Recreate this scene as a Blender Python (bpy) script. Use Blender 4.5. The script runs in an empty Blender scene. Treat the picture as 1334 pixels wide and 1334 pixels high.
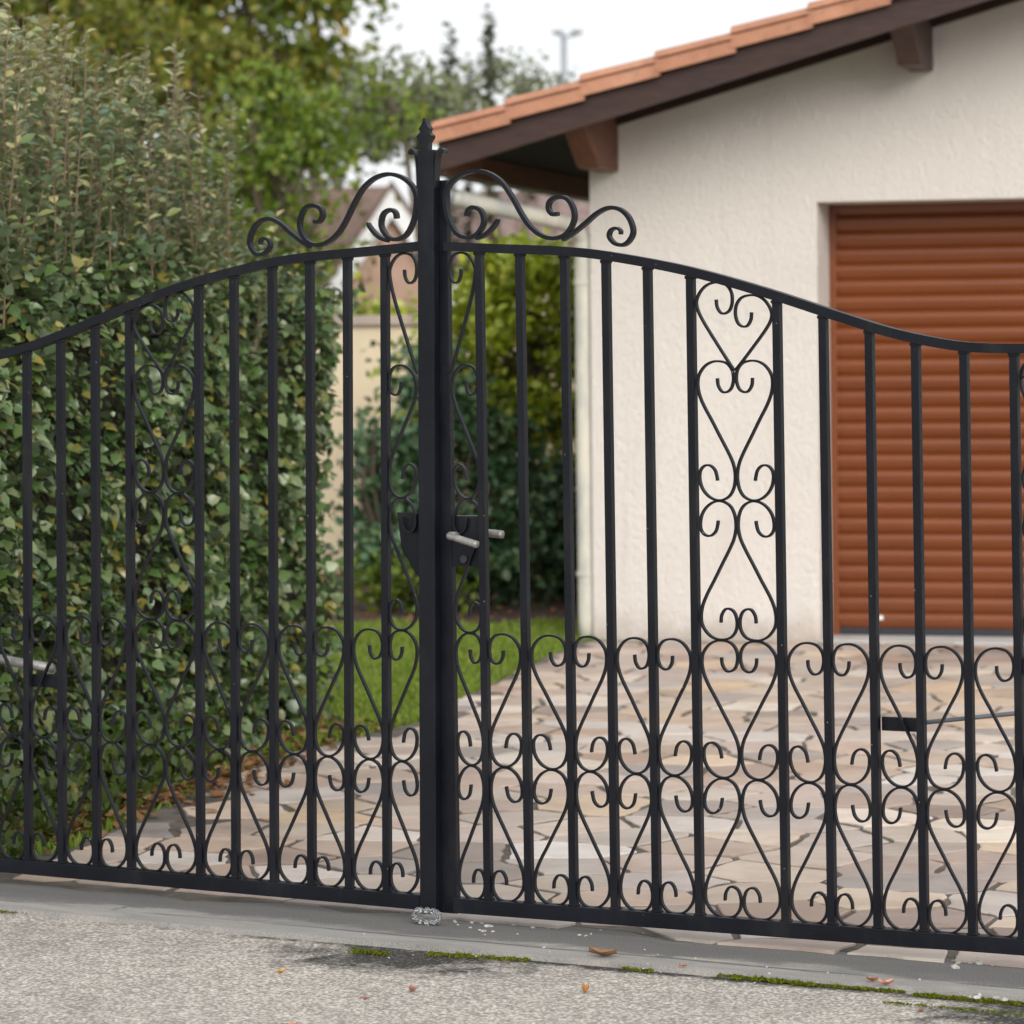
import bpy, bmesh, math, random
import numpy as np
from mathutils import Vector, Matrix, Euler
random.seed(7); RNG = np.random.default_rng(11)
scene = bpy.context.scene
COL = scene.collection
rad = math.radians
# ------------------------------------------------------------------ camera
F_PX, H_CAM, ROLL = 4500.0, 1.44, 0.009
cam = bpy.data.cameras.new('camera'); cam_o = bpy.data.objects.new('camera', cam); COL.objects.link(cam_o)
cam.sensor_width = 36; cam.lens = F_PX / 1334 * 36; cam.shift_y = -202 / 1334
cam.clip_start = .1; cam.clip_end = 2000
c_, s_ = math.cos(ROLL), math.sin(ROLL)
cam_o.matrix_world = Matrix(((c_, s_, 0, 0), (0, 0, -1, 0), (-s_, c_, 0, H_CAM), (0, 0, 0, 1)))
cam.dof.use_dof = True; cam.dof.focus_distance = 8.45; cam.dof.aperture_fstop = 5.2
cam.dof.aperture_blades = 9
scene.camera = cam_o
def pix(px, py, Y):                       # where a sight line meets the vertical plane at depth Y (used only to lay the scene out)
    a = (px - 667) / F_PX; b = -(py - 465) / F_PX
    return Vector(((a * c_ + b * s_) * Y, Y, H_CAM + (-a * s_ + b * c_) * Y))
def grd(px, py, z=0.0):
    a = (px - 667) / F_PX; b = -(py - 465) / F_PX
    t = (z - H_CAM) / (-a * s_ + b * c_)
    return Vector(((a * c_ + b * s_) * t, t, z))

# ------------------------------------------------------------------ material helpers
class NT:
    def __init__(self, name):
        self.m = bpy.data.materials.new(name); self.m.use_nodes = True
        self.t = self.m.node_tree; self.n = self.t.nodes; self.l = self.t.links
        self.b = self.n['Principled BSDF']; self.out = self.n['Material Output']
    def add(self, typ, **kw):
        nd = self.n.new(typ)
        for k, v in kw.items():
            if k in nd.inputs: nd.inputs[k].default_value = v
            else: setattr(nd, k, v)
        return nd
    def link(self, a, b): self.l.new(a, b)
    def coord(self, scale=(1, 1, 1), rot=(0, 0, 0), kind='Object'):
        tc = self.add('ShaderNodeTexCoord'); mp = self.add('ShaderNodeMapping')
        mp.inputs['Scale'].default_value = scale; mp.inputs['Rotation'].default_value = rot
        self.link(tc.outputs[kind], mp.inputs['Vector']); return mp.outputs['Vector']
    def noise(self, vec, scale, detail=4, rough=.55, dist=0):
        nd = self.add('ShaderNodeTexNoise'); nd.inputs['Scale'].default_value = scale
        nd.inputs['Detail'].default_value = detail; nd.inputs['Roughness'].default_value = rough
        nd.inputs['Distortion'].default_value = dist
        if vec is not None: self.link(vec, nd.inputs['Vector'])
        return nd.outputs['Fac']
    def ramp(self, fac, stops, interp='LINEAR'):
        r = self.add('ShaderNodeValToRGB'); cr = r.color_ramp; cr.interpolation = interp
        while len(cr.elements) < len(stops): cr.elements.new(.5)
        for e, (p, c) in zip(cr.elements, stops):
            e.position = p; e.color = (*c, 1) if len(c) == 3 else c
        self.link(fac, r.inputs['Fac']); return r.outputs['Color']
    def mix(self, fac, a, b, mode='MIX'):
        m = self.add('ShaderNodeMix', data_type='RGBA', blend_type=mode)
        for sock, v in ((m.inputs[0], fac), (m.inputs[6], a), (m.inputs[7], b)):
            if isinstance(v, (int, float)): sock.default_value = v
            elif isinstance(v, tuple): sock.default_value = (*v, 1)
            else: self.link(v, sock)
        return m.outputs[2]
    def math(self, op, a, b=0.0, clamp=False):
        m = self.add('ShaderNodeMath', operation=op); m.use_clamp = clamp
        for sock, v in ((m.inputs[0], a), (m.inputs[1], b)):
            if isinstance(v, (int, float)): sock.default_value = v
            else: self.link(v, sock)
        return m.outputs[0]
    def bump(self, h, strength=.5, dist=.01, normal=None):
        b = self.add('ShaderNodeBump'); b.inputs['Strength'].default_value = strength; b.inputs['Distance'].default_value = dist
        self.link(h, b.inputs['Height'])
        if normal is not None: self.link(normal, b.inputs['Normal'])
        return b.outputs['Normal']
    def set(self, color=None, rough=None, normal=None, metallic=None, spec=None):
        for k, v in (('Base Color', color), ('Roughness', rough), ('Normal', normal), ('Metallic', metallic), ('Specular IOR Level', spec)):
            if v is None: continue
            if isinstance(v, (int, float)): self.b.inputs[k].default_value = v
            elif isinstance(v, tuple): self.b.inputs[k].default_value = (*v, 1)
            else: self.link(v, self.b.inputs[k])
        return self.m
def BW(v): return (v, v, v)

def simple(name, col, rough=.6, var=.25, nscale=8, bump=0.0, spec=None, metallic=None):
    t = NT(name); v = t.coord(); n = t.noise(v, nscale, 6, .6)
    dark = tuple(x * (1 - var) for x in col); light = tuple(min(1, x * (1 + var)) for x in col)
    c = t.ramp(n, [(.3, dark), (.7, light)])
    nm = t.bump(t.noise(v, nscale * 12, 3), bump, .004) if bump else None
    return t.set(c, rough, nm, metallic, spec)

def leaf_mat(name, cols, rough=.42, back=None, trans=.25, spec=.4):
    t = NT(name); g = t.add('ShaderNodeNewGeometry')
    stops = [(i / max(1, len(cols) - 1), c) for i, c in enumerate(cols)]
    c = t.ramp(g.outputs['Random Per Island'], stops)
    v = t.coord(); big = t.noise(v, 1.6, 3)
    c = t.mix(t.math('MULTIPLY', t.math('SUBTRACT', big, .35, True), .9), c, t.mix(1.0, c, (.85, .87, .68), 'MULTIPLY'))
    if back is not None: c = t.mix(g.outputs['Backfacing'], c, back)
    t.set(c, rough, None, None, spec)
    tr = t.add('ShaderNodeBsdfTranslucent'); t.link(t.mix(1.0, c, (1.0, 1.0, .6), 'MULTIPLY'), tr.inputs['Color'])
    ms = t.add('ShaderNodeMixShader'); ms.inputs[0].default_value = trans
    t.link(t.b.outputs[0], ms.inputs[1]); t.link(tr.outputs[0], ms.inputs[2]); t.link(ms.outputs[0], t.out.inputs['Surface'])
    return t.m

# ------------------------------------------------------------------ materials
def m_iron():
    t = NT('black_gate_paint'); v = t.coord()
    n = t.noise(v, 6, 5); c = t.ramp(n, [(.3, (.0022, .0028, .0058)), (.75, (.0048, .0056, .0105))])
    wear = t.ramp(t.noise(v, 38, 5, .7), [(.70, BW(0)), (.78, BW(1))])
    c = t.mix(t.math('MULTIPLY', wear, .45), c, (.030, .027, .026))
    fine = t.noise(v, 160, 3)
    vo = t.add('ShaderNodeTexVoronoi', Scale=34.0); t.link(v, vo.inputs['Vector']); vs = t.add('ShaderNodeSeparateColor'); t.link(vo.outputs['Color'], vs.inputs[0])
    dot = t.math('MULTIPLY', t.math('LESS_THAN', vo.outputs['Distance'], t.math('MULTIPLY', vs.outputs[1], .075)), t.math('GREATER_THAN', vs.outputs[0], .72))
    c = t.mix(t.math('MULTIPLY', dot, .6), c, (.30, .30, .31))
    dirt = t.ramp(t.noise(t.coord((1, 1, .35)), 9, 6, .7), [(.52, BW(0)), (.72, BW(.5))]); c = t.mix(dirt, c, (.020, .021, .019))
    return t.set(c, t.math('ADD', t.math('MULTIPLY', n, .35), .26), t.bump(fine, .22, .003, t.bump(t.noise(v, 28, 4), .15, .004)), None, .27)
IRON = m_iron()
GREY_METAL = simple('worn_aluminium', (.27, .26, .245), .5, .35, 40, .1, None, .5)
def m_stucco():
    t = NT('cream_stucco'); v = t.coord(); v2 = t.coord((1, 1, .6), (0, rad(28), 0))
    big = t.noise(v, .9, 4); c = t.ramp(big, [(.3, (.64, .59, .545)), (.72, (.695, .645, .60))])
    sp = t.ramp(t.noise(t.coord((1, 1, .25)), 2.3, 6, .65), [(.60, BW(0)), (.75, BW(1))])
    c = t.mix(t.math('MULTIPLY', sp, .22), c, (.50, .44, .38))
    sx = t.add('ShaderNodeSeparateXYZ'); t.link(v, sx.inputs[0])
    sp2 = t.ramp(t.math('ADD', sx.outputs[2], t.math('MULTIPLY', t.noise(v, 7, 6, .7), .34)), [(.14, BW(.75)), (.34, BW(0))]); c = t.mix(sp2, c, (.36, .30, .24))
    rs = t.ramp(t.noise(t.coord((1, 1, .06)), 9, 5, .7), [(.56, BW(0)), (.74, BW(.30))]); c = t.mix(rs, c, (.47, .42, .37))
    gp_ = t.ramp(t.noise(v, 1.6, 3), [(.64, BW(0)), (.70, BW(.35))]); c = t.mix(gp_, c, (.60, .59, .57))
    h = t.noise(v2, 48, 6, .66, .5); h2 = t.ramp(h, [(.36, BW(0)), (.62, BW(1))])
    n1 = t.bump(h2, .65, .008); n2 = t.bump(t.noise(v, 210, 3), .25, .002, n1)
    return t.set(c, .9, n2, None, .2)
STUCCO = m_stucco()
def m_wood():
    t = NT('dark_stained_wood'); v = t.coord((1, 6, 6)); n = t.noise(v, 7, 6, .6, .8)
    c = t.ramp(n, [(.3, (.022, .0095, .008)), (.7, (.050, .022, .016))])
    return t.set(c, .5, t.bump(n, .2, .003), None, .4)
WOOD = m_wood()
def m_beam():
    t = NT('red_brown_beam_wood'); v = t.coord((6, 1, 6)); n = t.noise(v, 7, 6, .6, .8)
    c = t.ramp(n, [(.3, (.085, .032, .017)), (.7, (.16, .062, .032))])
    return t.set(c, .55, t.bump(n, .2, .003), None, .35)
BEAM = m_beam()
SOFFIT_SHADE = simple('shade_darkened_soffit_boards', (.014, .009, .0075), .7, .4, 9, .2)  # shade under the eave put into the boards' near-black colour
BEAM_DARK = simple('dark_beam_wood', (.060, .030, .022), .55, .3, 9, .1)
def m_tile():
    t = NT('terracotta_tile'); v = t.coord(); n = t.noise(v, 3.2, 6, .65)
    c = t.ramp(n, [(.28, (.33, .150, .092)), (.55, (.44, .215, .135)), (.8, (.55, .31, .21))])
    d = t.ramp(t.noise(v, 26, 5, .7), [(.52, BW(0)), (.72, BW(1))]); c = t.mix(t.math('MULTIPLY', d, .62), c, (.17, .115, .09))
    li = t.ramp(t.noise(v, 13, 7, .75), [(.62, BW(0)), (.70, BW(.45))]); c = t.mix(li, c, (.50, .42, .33))
    return t.set(c, .85, t.bump(t.noise(v, 90, 4), .3, .003), None, .25)
TILE = m_tile()
def m_door():
    t = NT('brown_shutter_lacquer'); v = t.coord((1, 1, 1)); n = t.noise(t.coord((.4, 1, 2)), 4.5, 6, .65)
    c = t.ramp(n, [(.3, (.140, .034, .006)), (.7, (.175, .044, .0085))])
    t.b.inputs['Coat Weight'].default_value = .32; t.b.inputs['Coat Roughness'].default_value = .16
    return t.set(c, .34, t.bump(t.noise(v, 120, 2), .03, .001), None, .5)
DOOR = m_door()
RUBBER = simple('dark_rubber_seal', (.018, .02, .026), .6, .2, 20)
WHITE_PAINT = simple('white_paint', (.74, .74, .74), .5, .06, 6)
PIPE = (lambda t: t.set(t.mix(t.ramp(t.noise(t.coord((1, 1, .3)), 5, 6, .7), [(.42, BW(0)), (.62, BW(.9))]),
        (.56, .53, .45), (.33, .34, .33)), .55, None, None, .35))(NT('weathered_cream_pipe'))
GREYPIPE = simple('grey_zinc', (.20, .215, .24), .5, .2, 10, 0, None, .3)
def m_concrete():
    t = NT('threshold_concrete'); v = t.coord(); n = t.noise(v, 3.2, 8, .68)
    c = t.ramp(n, [(.28, (.21, .195, .175)), (.5, (.31, .292, .265)), (.74, (.43, .395, .345))])
    st = t.ramp(t.noise(t.coord((1.2, 6, 1)), 1.6, 8, .75, .5), [(.44, BW(0)), (.60, BW(1))])
    c = t.mix(t.math('MULTIPLY', st, .85), c, (.088, .082, .074))
    pale = t.ramp(t.noise(t.coord((1, 3, 1), (0, 0, .2)), 3.7, 4), [(.54, BW(0)), (.66, BW(.7))]); c = t.mix(pale, c, (.50, .43, .36))
    tc = t.add('ShaderNodeTexCoord'); sx = t.add('ShaderNodeSeparateXYZ'); t.link(tc.outputs['Object'], sx.inputs[0])
    yy = t.math('ADD', sx.outputs[1], t.math('MULTIPLY', t.math('SUBTRACT', t.noise(v, 3, 5, .6), .5), .035))
    rough_ = t.ramp(t.math('SUBTRACT', 0.0, yy), [(.112, BW(0)), (.118, BW(1))])
    c = t.mix(t.math('MULTIPLY', rough_, .55), c, (.34, .32, .295))
    cr = t.ramp(t.math('ABSOLUTE', t.math('ADD', yy, .112)), [(.003, BW(1)), (.010, BW(0))]); gate_ = t.ramp(t.noise(v, 1.7, 3), [(.40, BW(0)), (.52, BW(1))])
    c = t.mix(t.math('MULTIPLY', cr, gate_), c, (.022, .021, .02))
    cx = t.math('ABSOLUTE', t.math('SUBTRACT', t.math('FRACT', t.math('MULTIPLY', t.math('ADD', sx.outputs[0], t.math('MULTIPLY', t.noise(v, 6, 4), .12)), .62)), .5))
    cc = t.ramp(cx, [(.0015, BW(1)), (.005, BW(0))]); c = t.mix(t.math('MULTIPLY', cc, t.math('SUBTRACT', 1.0, rough_)), c, (.03, .03, .03))
    wet = t.ramp(t.math('ADD', yy, t.math('MULTIPLY', t.noise(t.coord((1, 2, 1)), 2.1, 7, .75), .34)), [(.09, BW(0)), (.13, BW(.9))]); c = t.mix(wet, c, (.072, .067, .060))
    g = t.noise(v, 240, 3); c = t.mix(.35, c, t.ramp(g, [(.3, BW(.06)), (.7, BW(.42))]))
    h = t.math('ADD', t.math('MULTIPLY', g, .3), n)
    return t.set(c, .8, t.bump(h, .4, .006), None, .3)
CONCRETE = m_concrete()
SILL = simple('pale_concrete', (.50, .49, .48), .8, .15, 6, .2)
def m_road():
    t = NT('coarse_asphalt'); v = t.coord()
    wv = t.add('ShaderNodeVectorMath', operation='ADD'); nz = t.add('ShaderNodeTexNoise', Scale=60.0); t.link(v, nz.inputs['Vector'])
    sc = t.add('ShaderNodeVectorMath', operation='SCALE'); sc.inputs['Scale'].default_value = .012
    t.link(nz.outputs['Color'], sc.inputs[0]); t.link(v, wv.inputs[0]); t.link(sc.outputs[0], wv.inputs[1])
    def vor(scale):
        a = t.add('ShaderNodeTexVoronoi'); a.inputs['Scale'].default_value = scale; t.link(wv.outputs[0], a.inputs['Vector']); return a
    a, b = vor(92), vor(170)
    sep = t.add('ShaderNodeSeparateColor'); t.link(a.outputs['Color'], sep.inputs[0])
    sepb = t.add('ShaderNodeSeparateColor'); t.link(b.outputs['Color'], sepb.inputs[0])
    stone = t.ramp(sep.outputs[0], [(0, (.36, .335, .305)), (.35, (.52, .485, .445)), (.7, (.62, .585, .54)), (.9, (.68, .60, .52)), (1, (.80, .77, .73))])
    stone2 = t.ramp(sepb.outputs[1], [(0, (.32, .30, .28)), (.6, (.56, .525, .485)), (1, (.74, .71, .67))])
    pick = t.ramp(t.noise(v, 130, 2), [(.45, BW(0)), (.55, BW(1))]); c = t.mix(pick, stone, stone2)
    gap = t.ramp(a.outputs['Distance'], [(.38, BW(0)), (.62, BW(1))]); c = t.mix(t.math('MULTIPLY', gap, .65), c, (.17, .155, .14))
    patch = t.noise(v, .9, 7, .68); c = t.mix(.9, c, t.ramp(patch, [(.3, (.72, .70, .68)), (.5, (1.0, .985, .955)), (.7, (1.17, 1.14, 1.08))]), 'MULTIPLY')
    pit = t.ramp(t.noise(v, 33, 6, .75), [(.60, BW(0)), (.72, BW(.75))]); c = t.mix(pit, c, (.16, .15, .14))
    c = t.mix(.6, c, t.ramp(t.noise(v, 14, 5, .7), [(.3, BW(.60)), (.6, BW(1.0))]), 'MULTIPLY')
    # dark damp stain along the joint with the concrete (position in metres on the road)
    tc = t.add('ShaderNodeTexCoord'); sx = t.add('ShaderNodeSeparateXYZ'); t.link(tc.outputs['Object'], sx.inputs[0])
    def blob(cx, cy, rx, ry):
        dx = t.math('DIVIDE', t.math('SUBTRACT', sx.outputs[0], cx), rx); dy = t.math('DIVIDE', t.math('SUBTRACT', sx.outputs[1], cy), ry)
        d = t.math('SQRT', t.math('ADD', t.math('MULTIPLY', dx, dx), t.math('MULTIPLY', dy, dy)))
        d = t.math('ADD', d, t.math('MULTIPLY', t.math('SUBTRACT', t.noise(v, 9, 6, .75), .5), 2.6))
        return t.ramp(d, [(.35, BW(1)), (1.0, BW(0))])
    s1 = blob(.16, -.02, .42, .26); s2 = blob(1.80, -.08, .36, .24); s3 = blob(.55, .075, 1.4, .045)
    st = t.math('MAXIMUM', s1, t.math('MAXIMUM', s2, s3)); c = t.mix(t.math('MULTIPLY', st, t.ramp(a.outputs['Distance'], [(.12, BW(.62)), (.42, BW(1.0))])), c, (.040, .038, .034))
    h = t.math('SUBTRACT', 1.0, t.math('MULTIPLY', a.outputs['Distance'], 1.0))
    return t.set(c, .85, t.bump(h, .7, .006, t.bump(patch, .3, .02)), None, .3)
ROAD = m_road()
def m_paving():
    t = NT('flagstone'); v = t.coord(); g = t.add('ShaderNodeNewGeometry'); r = g.outputs['Random Per Island']
    wn = t.add('ShaderNodeTexWhiteNoise', noise_dimensions='1D'); t.link(t.math('MULTIPLY', r, 913.7), wn.inputs['W'])
    c = t.ramp(r, [(0, (.34, .265, .23)), (.09, (.50, .41, .35)), (.2, (.46, .41, .385)), (.31, (.56, .43, .32)), (.42, (.60, .55, .52)), (.53, (.50, .385, .33)), (.63, (.43, .38, .36)), (.73, (.55, .47, .42)), (.82, (.38, .285, .245)), (.9, (.57, .445, .36)), (1, (.66, .62, .585))])
    c = t.mix(1.0, c, t.ramp(wn.outputs['Value'], [(0, (.62, .63, .64)), (.3, (.90, .91, .90)), (.6, (1.04, 1.0, .90)), (.8, (.98, 1.0, 1.0)), (1, (1.16, 1.19, 1.19))]), 'MULTIPLY')
    cl = t.noise(v, 4.5, 8, .68, .6); c = t.mix(.75, c, t.ramp(cl, [(.3, (.70, .63, .58)), (.55, (1.0, .97, .95)), (.74, (1.14, 1.13, 1.12))]), 'MULTIPLY')
    ru = t.ramp(t.noise(v, 2.6, 6, .7), [(.55, BW(0)), (.72, BW(.5))]); c = t.mix(ru, c, (.40, .235, .145))
    dk = t.ramp(t.noise(v, 9, 7, .75), [(.60, BW(0)), (.78, BW(.55))]); c = t.mix(dk, c, (.16, .14, .125))
    n = t.bump(cl, .35, .012, t.bump(t.noise(v, 60, 5, .7), .3, .003))
    return t.set(c, t.ramp(cl, [(.3, BW(.5)), (.7, BW(.78))]), n, None, .4)
def m_mortar():
    t = NT('paving_mortar'); v = t.coord(); n = t.noise(v, 5, 7, .7)
    c = t.ramp(n, [(.32, (.065, .057, .048)), (.55, (.135, .118, .10)), (.75, (.23, .205, .18))])
    m_ = t.ramp(t.noise(v, 3.1, 5, .7), [(.56, BW(0)), (.68, BW(.7))]); c = t.mix(m_, c, (.055, .062, .025))
    return t.set(c, .95, t.bump(t.noise(v, 70, 5, .7), .6, .004), None, .2)
MORTAR = m_mortar()
PAVING = m_paving()
SOIL = simple('bark_mulch', (.065, .036, .024), .95, .5, 22, .8)
TURF = simple('lawn_turf', (.085, .135, .022), .95, .3, 9, .6)
FIELD = simple('far_field', (.07, .095, .035), .95, .3, .5)
BOUNDARY = simple('cream_render', (.60, .50, .35), .9, .07, 2, .2)
COPING = simple('coping_stone', (.33, .27, .23), .9, .2, 5, .3)
PINKWALL = simple('pink_render', (.44, .29, .225), .9, .1, 3)
OLDTILE = simple('faded_mauve_tile', (.23, .165, .15), .9, .3, 5)
BROWNTILE = simple('brown_tile', (.15, .10, .08), .9, .3, 5)
BARK = simple('grey_brown_bark', (.10, .075, .055), .95, .4, 14, .6)
TWIG = simple('red_brown_twig', (.17, .085, .045), .8, .3, 14)
TWIG2 = simple('pale_brown_twig', (.15, .10, .06), .8, .4, 14)
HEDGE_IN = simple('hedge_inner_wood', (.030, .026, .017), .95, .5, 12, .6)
GALV = simple('galvanised_steel', (.33, .35, .38), .5, .15, 6, 0, None, .4)
GLASS = (lambda t: (t.set((.86, .88, .90), .06, None, None, .6), setattr(t.b.inputs['Transmission Weight'], 'default_value', .95), t.m)[-1])(NT('clear_plastic'))

# ------------------------------------------------------------------ object helpers
def link(o, parent=None):
    COL.objects.link(o)
    if parent is not None: o.parent = parent
    return o
def tag(o, label=None, cat=None, group=None, kind=None):
    for k, v in (('label', label), ('category', cat), ('group', group), ('kind', kind)):
        if v: o[k] = v
    return o
def empty(name, loc=(0, 0, 0), rot=(0, 0, 0)):
    o = bpy.data.objects.new(name, None); o.location = loc; o.rotation_euler = rot; o.empty_display_size = .2; return link(o)
def obj(name, bm, mat, parent=None, smooth=False, auto=None):
    bmesh.ops.recalc_face_normals(bm, faces=bm.faces)
    me = bpy.data.meshes.new(name); bm.to_mesh(me); bm.free()
    me.materials.append(mat)
    if smooth: me.polygons.foreach_set('use_smooth', [True] * len(me.polygons))
    if auto: me.set_sharp_from_angle(angle=rad(auto))
    return link(bpy.data.objects.new(name, me), parent)
def box(bm, x0, x1, y0, y1, z0, z1, bevel=0):
    r = bmesh.ops.create_cube(bm, size=1)
    for v in r['verts']:
        v.co = Vector(((x0 + x1) / 2 + v.co.x * (x1 - x0), (y0 + y1) / 2 + v.co.y * (y1 - y0), (z0 + z1) / 2 + v.co.z * (z1 - z0)))
    if bevel:
        es = list({e for v in r['verts'] for e in v.link_edges})
        bmesh.ops.bevel(bm, geom=es, offset=bevel, segments=2, affect='EDGES', profile=.7)
def prism(bm, poly, axis, t0, t1):
    """poly: 2D points; axis 'y': (x,z) extruded along y; 'z': (x,y) extruded along z; 'x': (y,z) along x"""
    def P(p, t): return {'y': (p[0], t, p[1]), 'z': (p[0], p[1], t), 'x': (t, p[0], p[1])}[axis]
    a = [bm.verts.new(P(p, t0)) for p in poly]; b = [bm.verts.new(P(p, t1)) for p in poly]
    bm.faces.new(a); bm.faces.new(b[::-1]); n = len(poly)
    for i in range(n): bm.faces.new((a[i], b[i], b[(i + 1) % n], a[(i + 1) % n]))
def tube(bm, pts, r, seg=8, cap=True):
    pts = [Vector(p) for p in pts]; rs = r if isinstance(r, (list, tuple)) else [r] * len(pts); rings = []
    up = Vector((0, 0, 1))
    for i, p in enumerate(pts):
        d = (pts[min(i + 1, len(pts) - 1)] - pts[max(i - 1, 0)]).normalized()
        a = d.cross(up if abs(d.dot(up)) < .95 else Vector((0, 1, 0))).normalized(); b = d.cross(a)
        rings.append([bm.verts.new(p + (a * math.cos(2 * math.pi * k / seg) + b * math.sin(2 * math.pi * k / seg)) * rs[i]) for k in range(seg)])
    for i in range(len(rings) - 1):
        for k in range(seg): bm.faces.new((rings[i][k], rings[i][(k + 1) % seg], rings[i + 1][(k + 1) % seg], rings[i + 1][k]))
    if cap: bm.faces.new(rings[0][::-1]); bm.faces.new(rings[-1])
def spline(pts, n=6):
    P = [Vector(p) for p in pts]; out = []
    for i in range(len(P) - 1):
        p0 = P[i - 1] if i else P[0] * 2 - P[1]; p1, p2 = P[i], P[i + 1]; p3 = P[i + 2] if i + 2 < len(P) else P[-1] * 2 - P[-2]
        for k in range(n):
            t = k / n
            out.append(.5 * ((2 * p1) + (p2 - p0) * t + (2 * p0 - 5 * p1 + 4 * p2 - p3) * t * t + (3 * p1 - p0 - 3 * p2 + p3) * t ** 3))
    out.append(P[-1]); return out
def strip(bm, pts, th, dep, y=0.0, taper=None):
    """flat iron bar bent on edge: rectangular section swept along a path in the gate's (x, z) plane"""
    P = [Vector((p[0], p[1])) for p in pts]; n = len(P); rings = []
    for i in range(n):
        d = (P[min(i + 1, n - 1)] - P[max(i - 1, 0)]).normalized(); nn = Vector((-d.y, d.x)) * th / 2
        if taper: nn = nn * taper(i / (n - 1))
        a, b = P[i] + nn, P[i] - nn
        rings.append([bm.verts.new((q.x, y + s, q.y)) for q, s in ((a, -dep / 2), (b, -dep / 2), (b, dep / 2), (a, dep / 2))])
    for i in range(n - 1):
        for k in range(4): bm.faces.new((rings[i][k], rings[i][(k + 1) % 4], rings[i + 1][(k + 1) % 4], rings[i + 1][k]))
    bm.faces.new(rings[0]); bm.faces.new(rings[-1][::-1])
def sheet(name, poly, z, mat, parent=None, skirt=0.0, origin=None, rot=0.0):
    o0 = Vector(origin) if origin else Vector((0, 0, 0)); R = Matrix.Rotation(-rot, 3, 'Z')
    bm = bmesh.new(); vs = [bm.verts.new(R @ (Vector((p[0], p[1], z)) - o0)) for p in poly]
    f = bm.faces.new(vs); f.normal_update()
    if f.normal.z < 0: f.normal_flip()
    if skirt:
        lo = [bm.verts.new(v.co - Vector((0, 0, skirt))) for v in vs]
        for i in range(len(vs)): bm.faces.new((vs[i], vs[(i + 1) % len(vs)], lo[(i + 1) % len(vs)], lo[i]))
        bmesh.ops.recalc_face_normals(bm, faces=bm.faces)
    me = bpy.data.meshes.new(name); bm.to_mesh(me); bm.free(); me.materials.append(mat)
    o = bpy.data.objects.new(name, me); o.location = o0; o.rotation_euler.z = rot; return link(o, parent)

# leaves as one mesh of many small folded blades
LEAF_OVAL = np.array([(0, 0, 0), (-.30, .32, .05), (-.32, .62, .05), (0, 1, -.06), (.32, .62, .05), (.30, .32, .05), (0, .33, -.03), (0, .66, -.01)])
LEAF_SLIM = LEAF_OVAL * np.array([.62, 1, 1])
LEAF_IVY = np.array([(0, 0, 0), (-.46, .18, .06), (-.34, .60, .05), (0, 1, -.08), (.34, .60, .05), (.46, .18, .06), (0, .30, -.03), (0, .66, -.01)])
LF = [(0, 5, 6), (5, 4, 7, 6), (4, 3, 7), (3, 2, 7), (2, 1, 6, 7), (1, 0, 6)]
LOOPS = np.array([i for f in LF for i in f]); LSIZE = np.array([len(f) for f in LF])
def leaves(name, P, D, N, S, mat, parent=None, shape=LEAF_OVAL):
    """P positions, D tip directions, N facing normals, S sizes"""
    P = np.asarray(P, float); n = len(P); D = np.asarray(D, float); N = np.asarray(N, float); S = np.asarray(S, float)
    D /= np.linalg.norm(D, axis=1)[:, None] + 1e-9
    X = np.cross(D, N); X /= np.linalg.norm(X, axis=1)[:, None] + 1e-9; Z = np.cross(X, D)
    k = len(shape)
    V = P[:, None, :] + S[:, None, None] * (shape[None, :, 0, None] * X[:, None, :] + shape[None, :, 1, None] * D[:, None, :] + shape[None, :, 2, None] * Z[:, None, :] * RNG.uniform(.2, 2.4, (n, 1, 1)))
    me = bpy.data.meshes.new(name); nf = len(LF)
    me.vertices.add(n * k); me.vertices.foreach_set('co', V.reshape(-1))
    L = (LOOPS[None, :] + (np.arange(n) * k)[:, None]).reshape(-1)
    me.loops.add(len(L)); me.loops.foreach_set('vertex_index', L.astype(np.int32))
    st = np.concatenate([[0], np.cumsum(LSIZE)])[:-1]
    me.polygons.add(n * nf); me.polygons.foreach_set('loop_start', (st[None, :] + (np.arange(n) * len(LOOPS))[:, None]).reshape(-1).astype(np.int32))
    me.update(calc_edges=True); me.materials.append(mat)
    return link(bpy.data.objects.new(name, me), parent)
def rdir(n): v = RNG.normal(size=(n, 3)); return v / np.linalg.norm(v, axis=1)[:, None]

# ------------------------------------------------------------------ light and sky (overcast)
w = bpy.data.worlds.new('World'); scene.world = w; w.use_nodes = True
SUN_EL, SUN_AZ = rad(27), rad(166)       # high, soft, from behind and right of the camera
nt = w.node_tree; sky = nt.nodes.new('ShaderNodeTexSky'); sky.sky_type = 'NISHITA'; sky.sun_disc = False
sky.sun_elevation = SUN_EL; sky.sun_rotation = SUN_AZ; sky.air_density = 1.0; sky.dust_density = 4.0; sky.ozone_density = 1.0
hs = nt.nodes.new('ShaderNodeHueSaturation'); hs.inputs['Saturation'].default_value = .16
cl = nt.nodes.new('ShaderNodeMix'); cl.data_type = 'RGBA'; cl.inputs[0].default_value = .72; cl.inputs[7].default_value = (7.1, 7.25, 7.4, 1)
bg = nt.nodes['Background']; bg.inputs['Strength'].default_value = .105
nt.links.new(sky.outputs[0], hs.inputs['Color']); nt.links.new(hs.outputs[0], cl.inputs[6]); nt.links.new(cl.outputs[2], bg.inputs['Color'])
sun = bpy.data.lights.new('sun', 'SUN'); sun.energy = 1.5; sun.angle = rad(36); sun.color = (1, .965, .91)
so = link(bpy.data.objects.new('sun', sun))
sd = Vector((math.sin(SUN_AZ) * math.cos(SUN_EL), math.cos(SUN_AZ) * math.cos(SUN_EL), math.sin(SUN_EL)))   # towards the sun
so.rotation_euler = sd.to_track_quat('Z', 'Y').to_euler(); so.location = sd * 50
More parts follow.
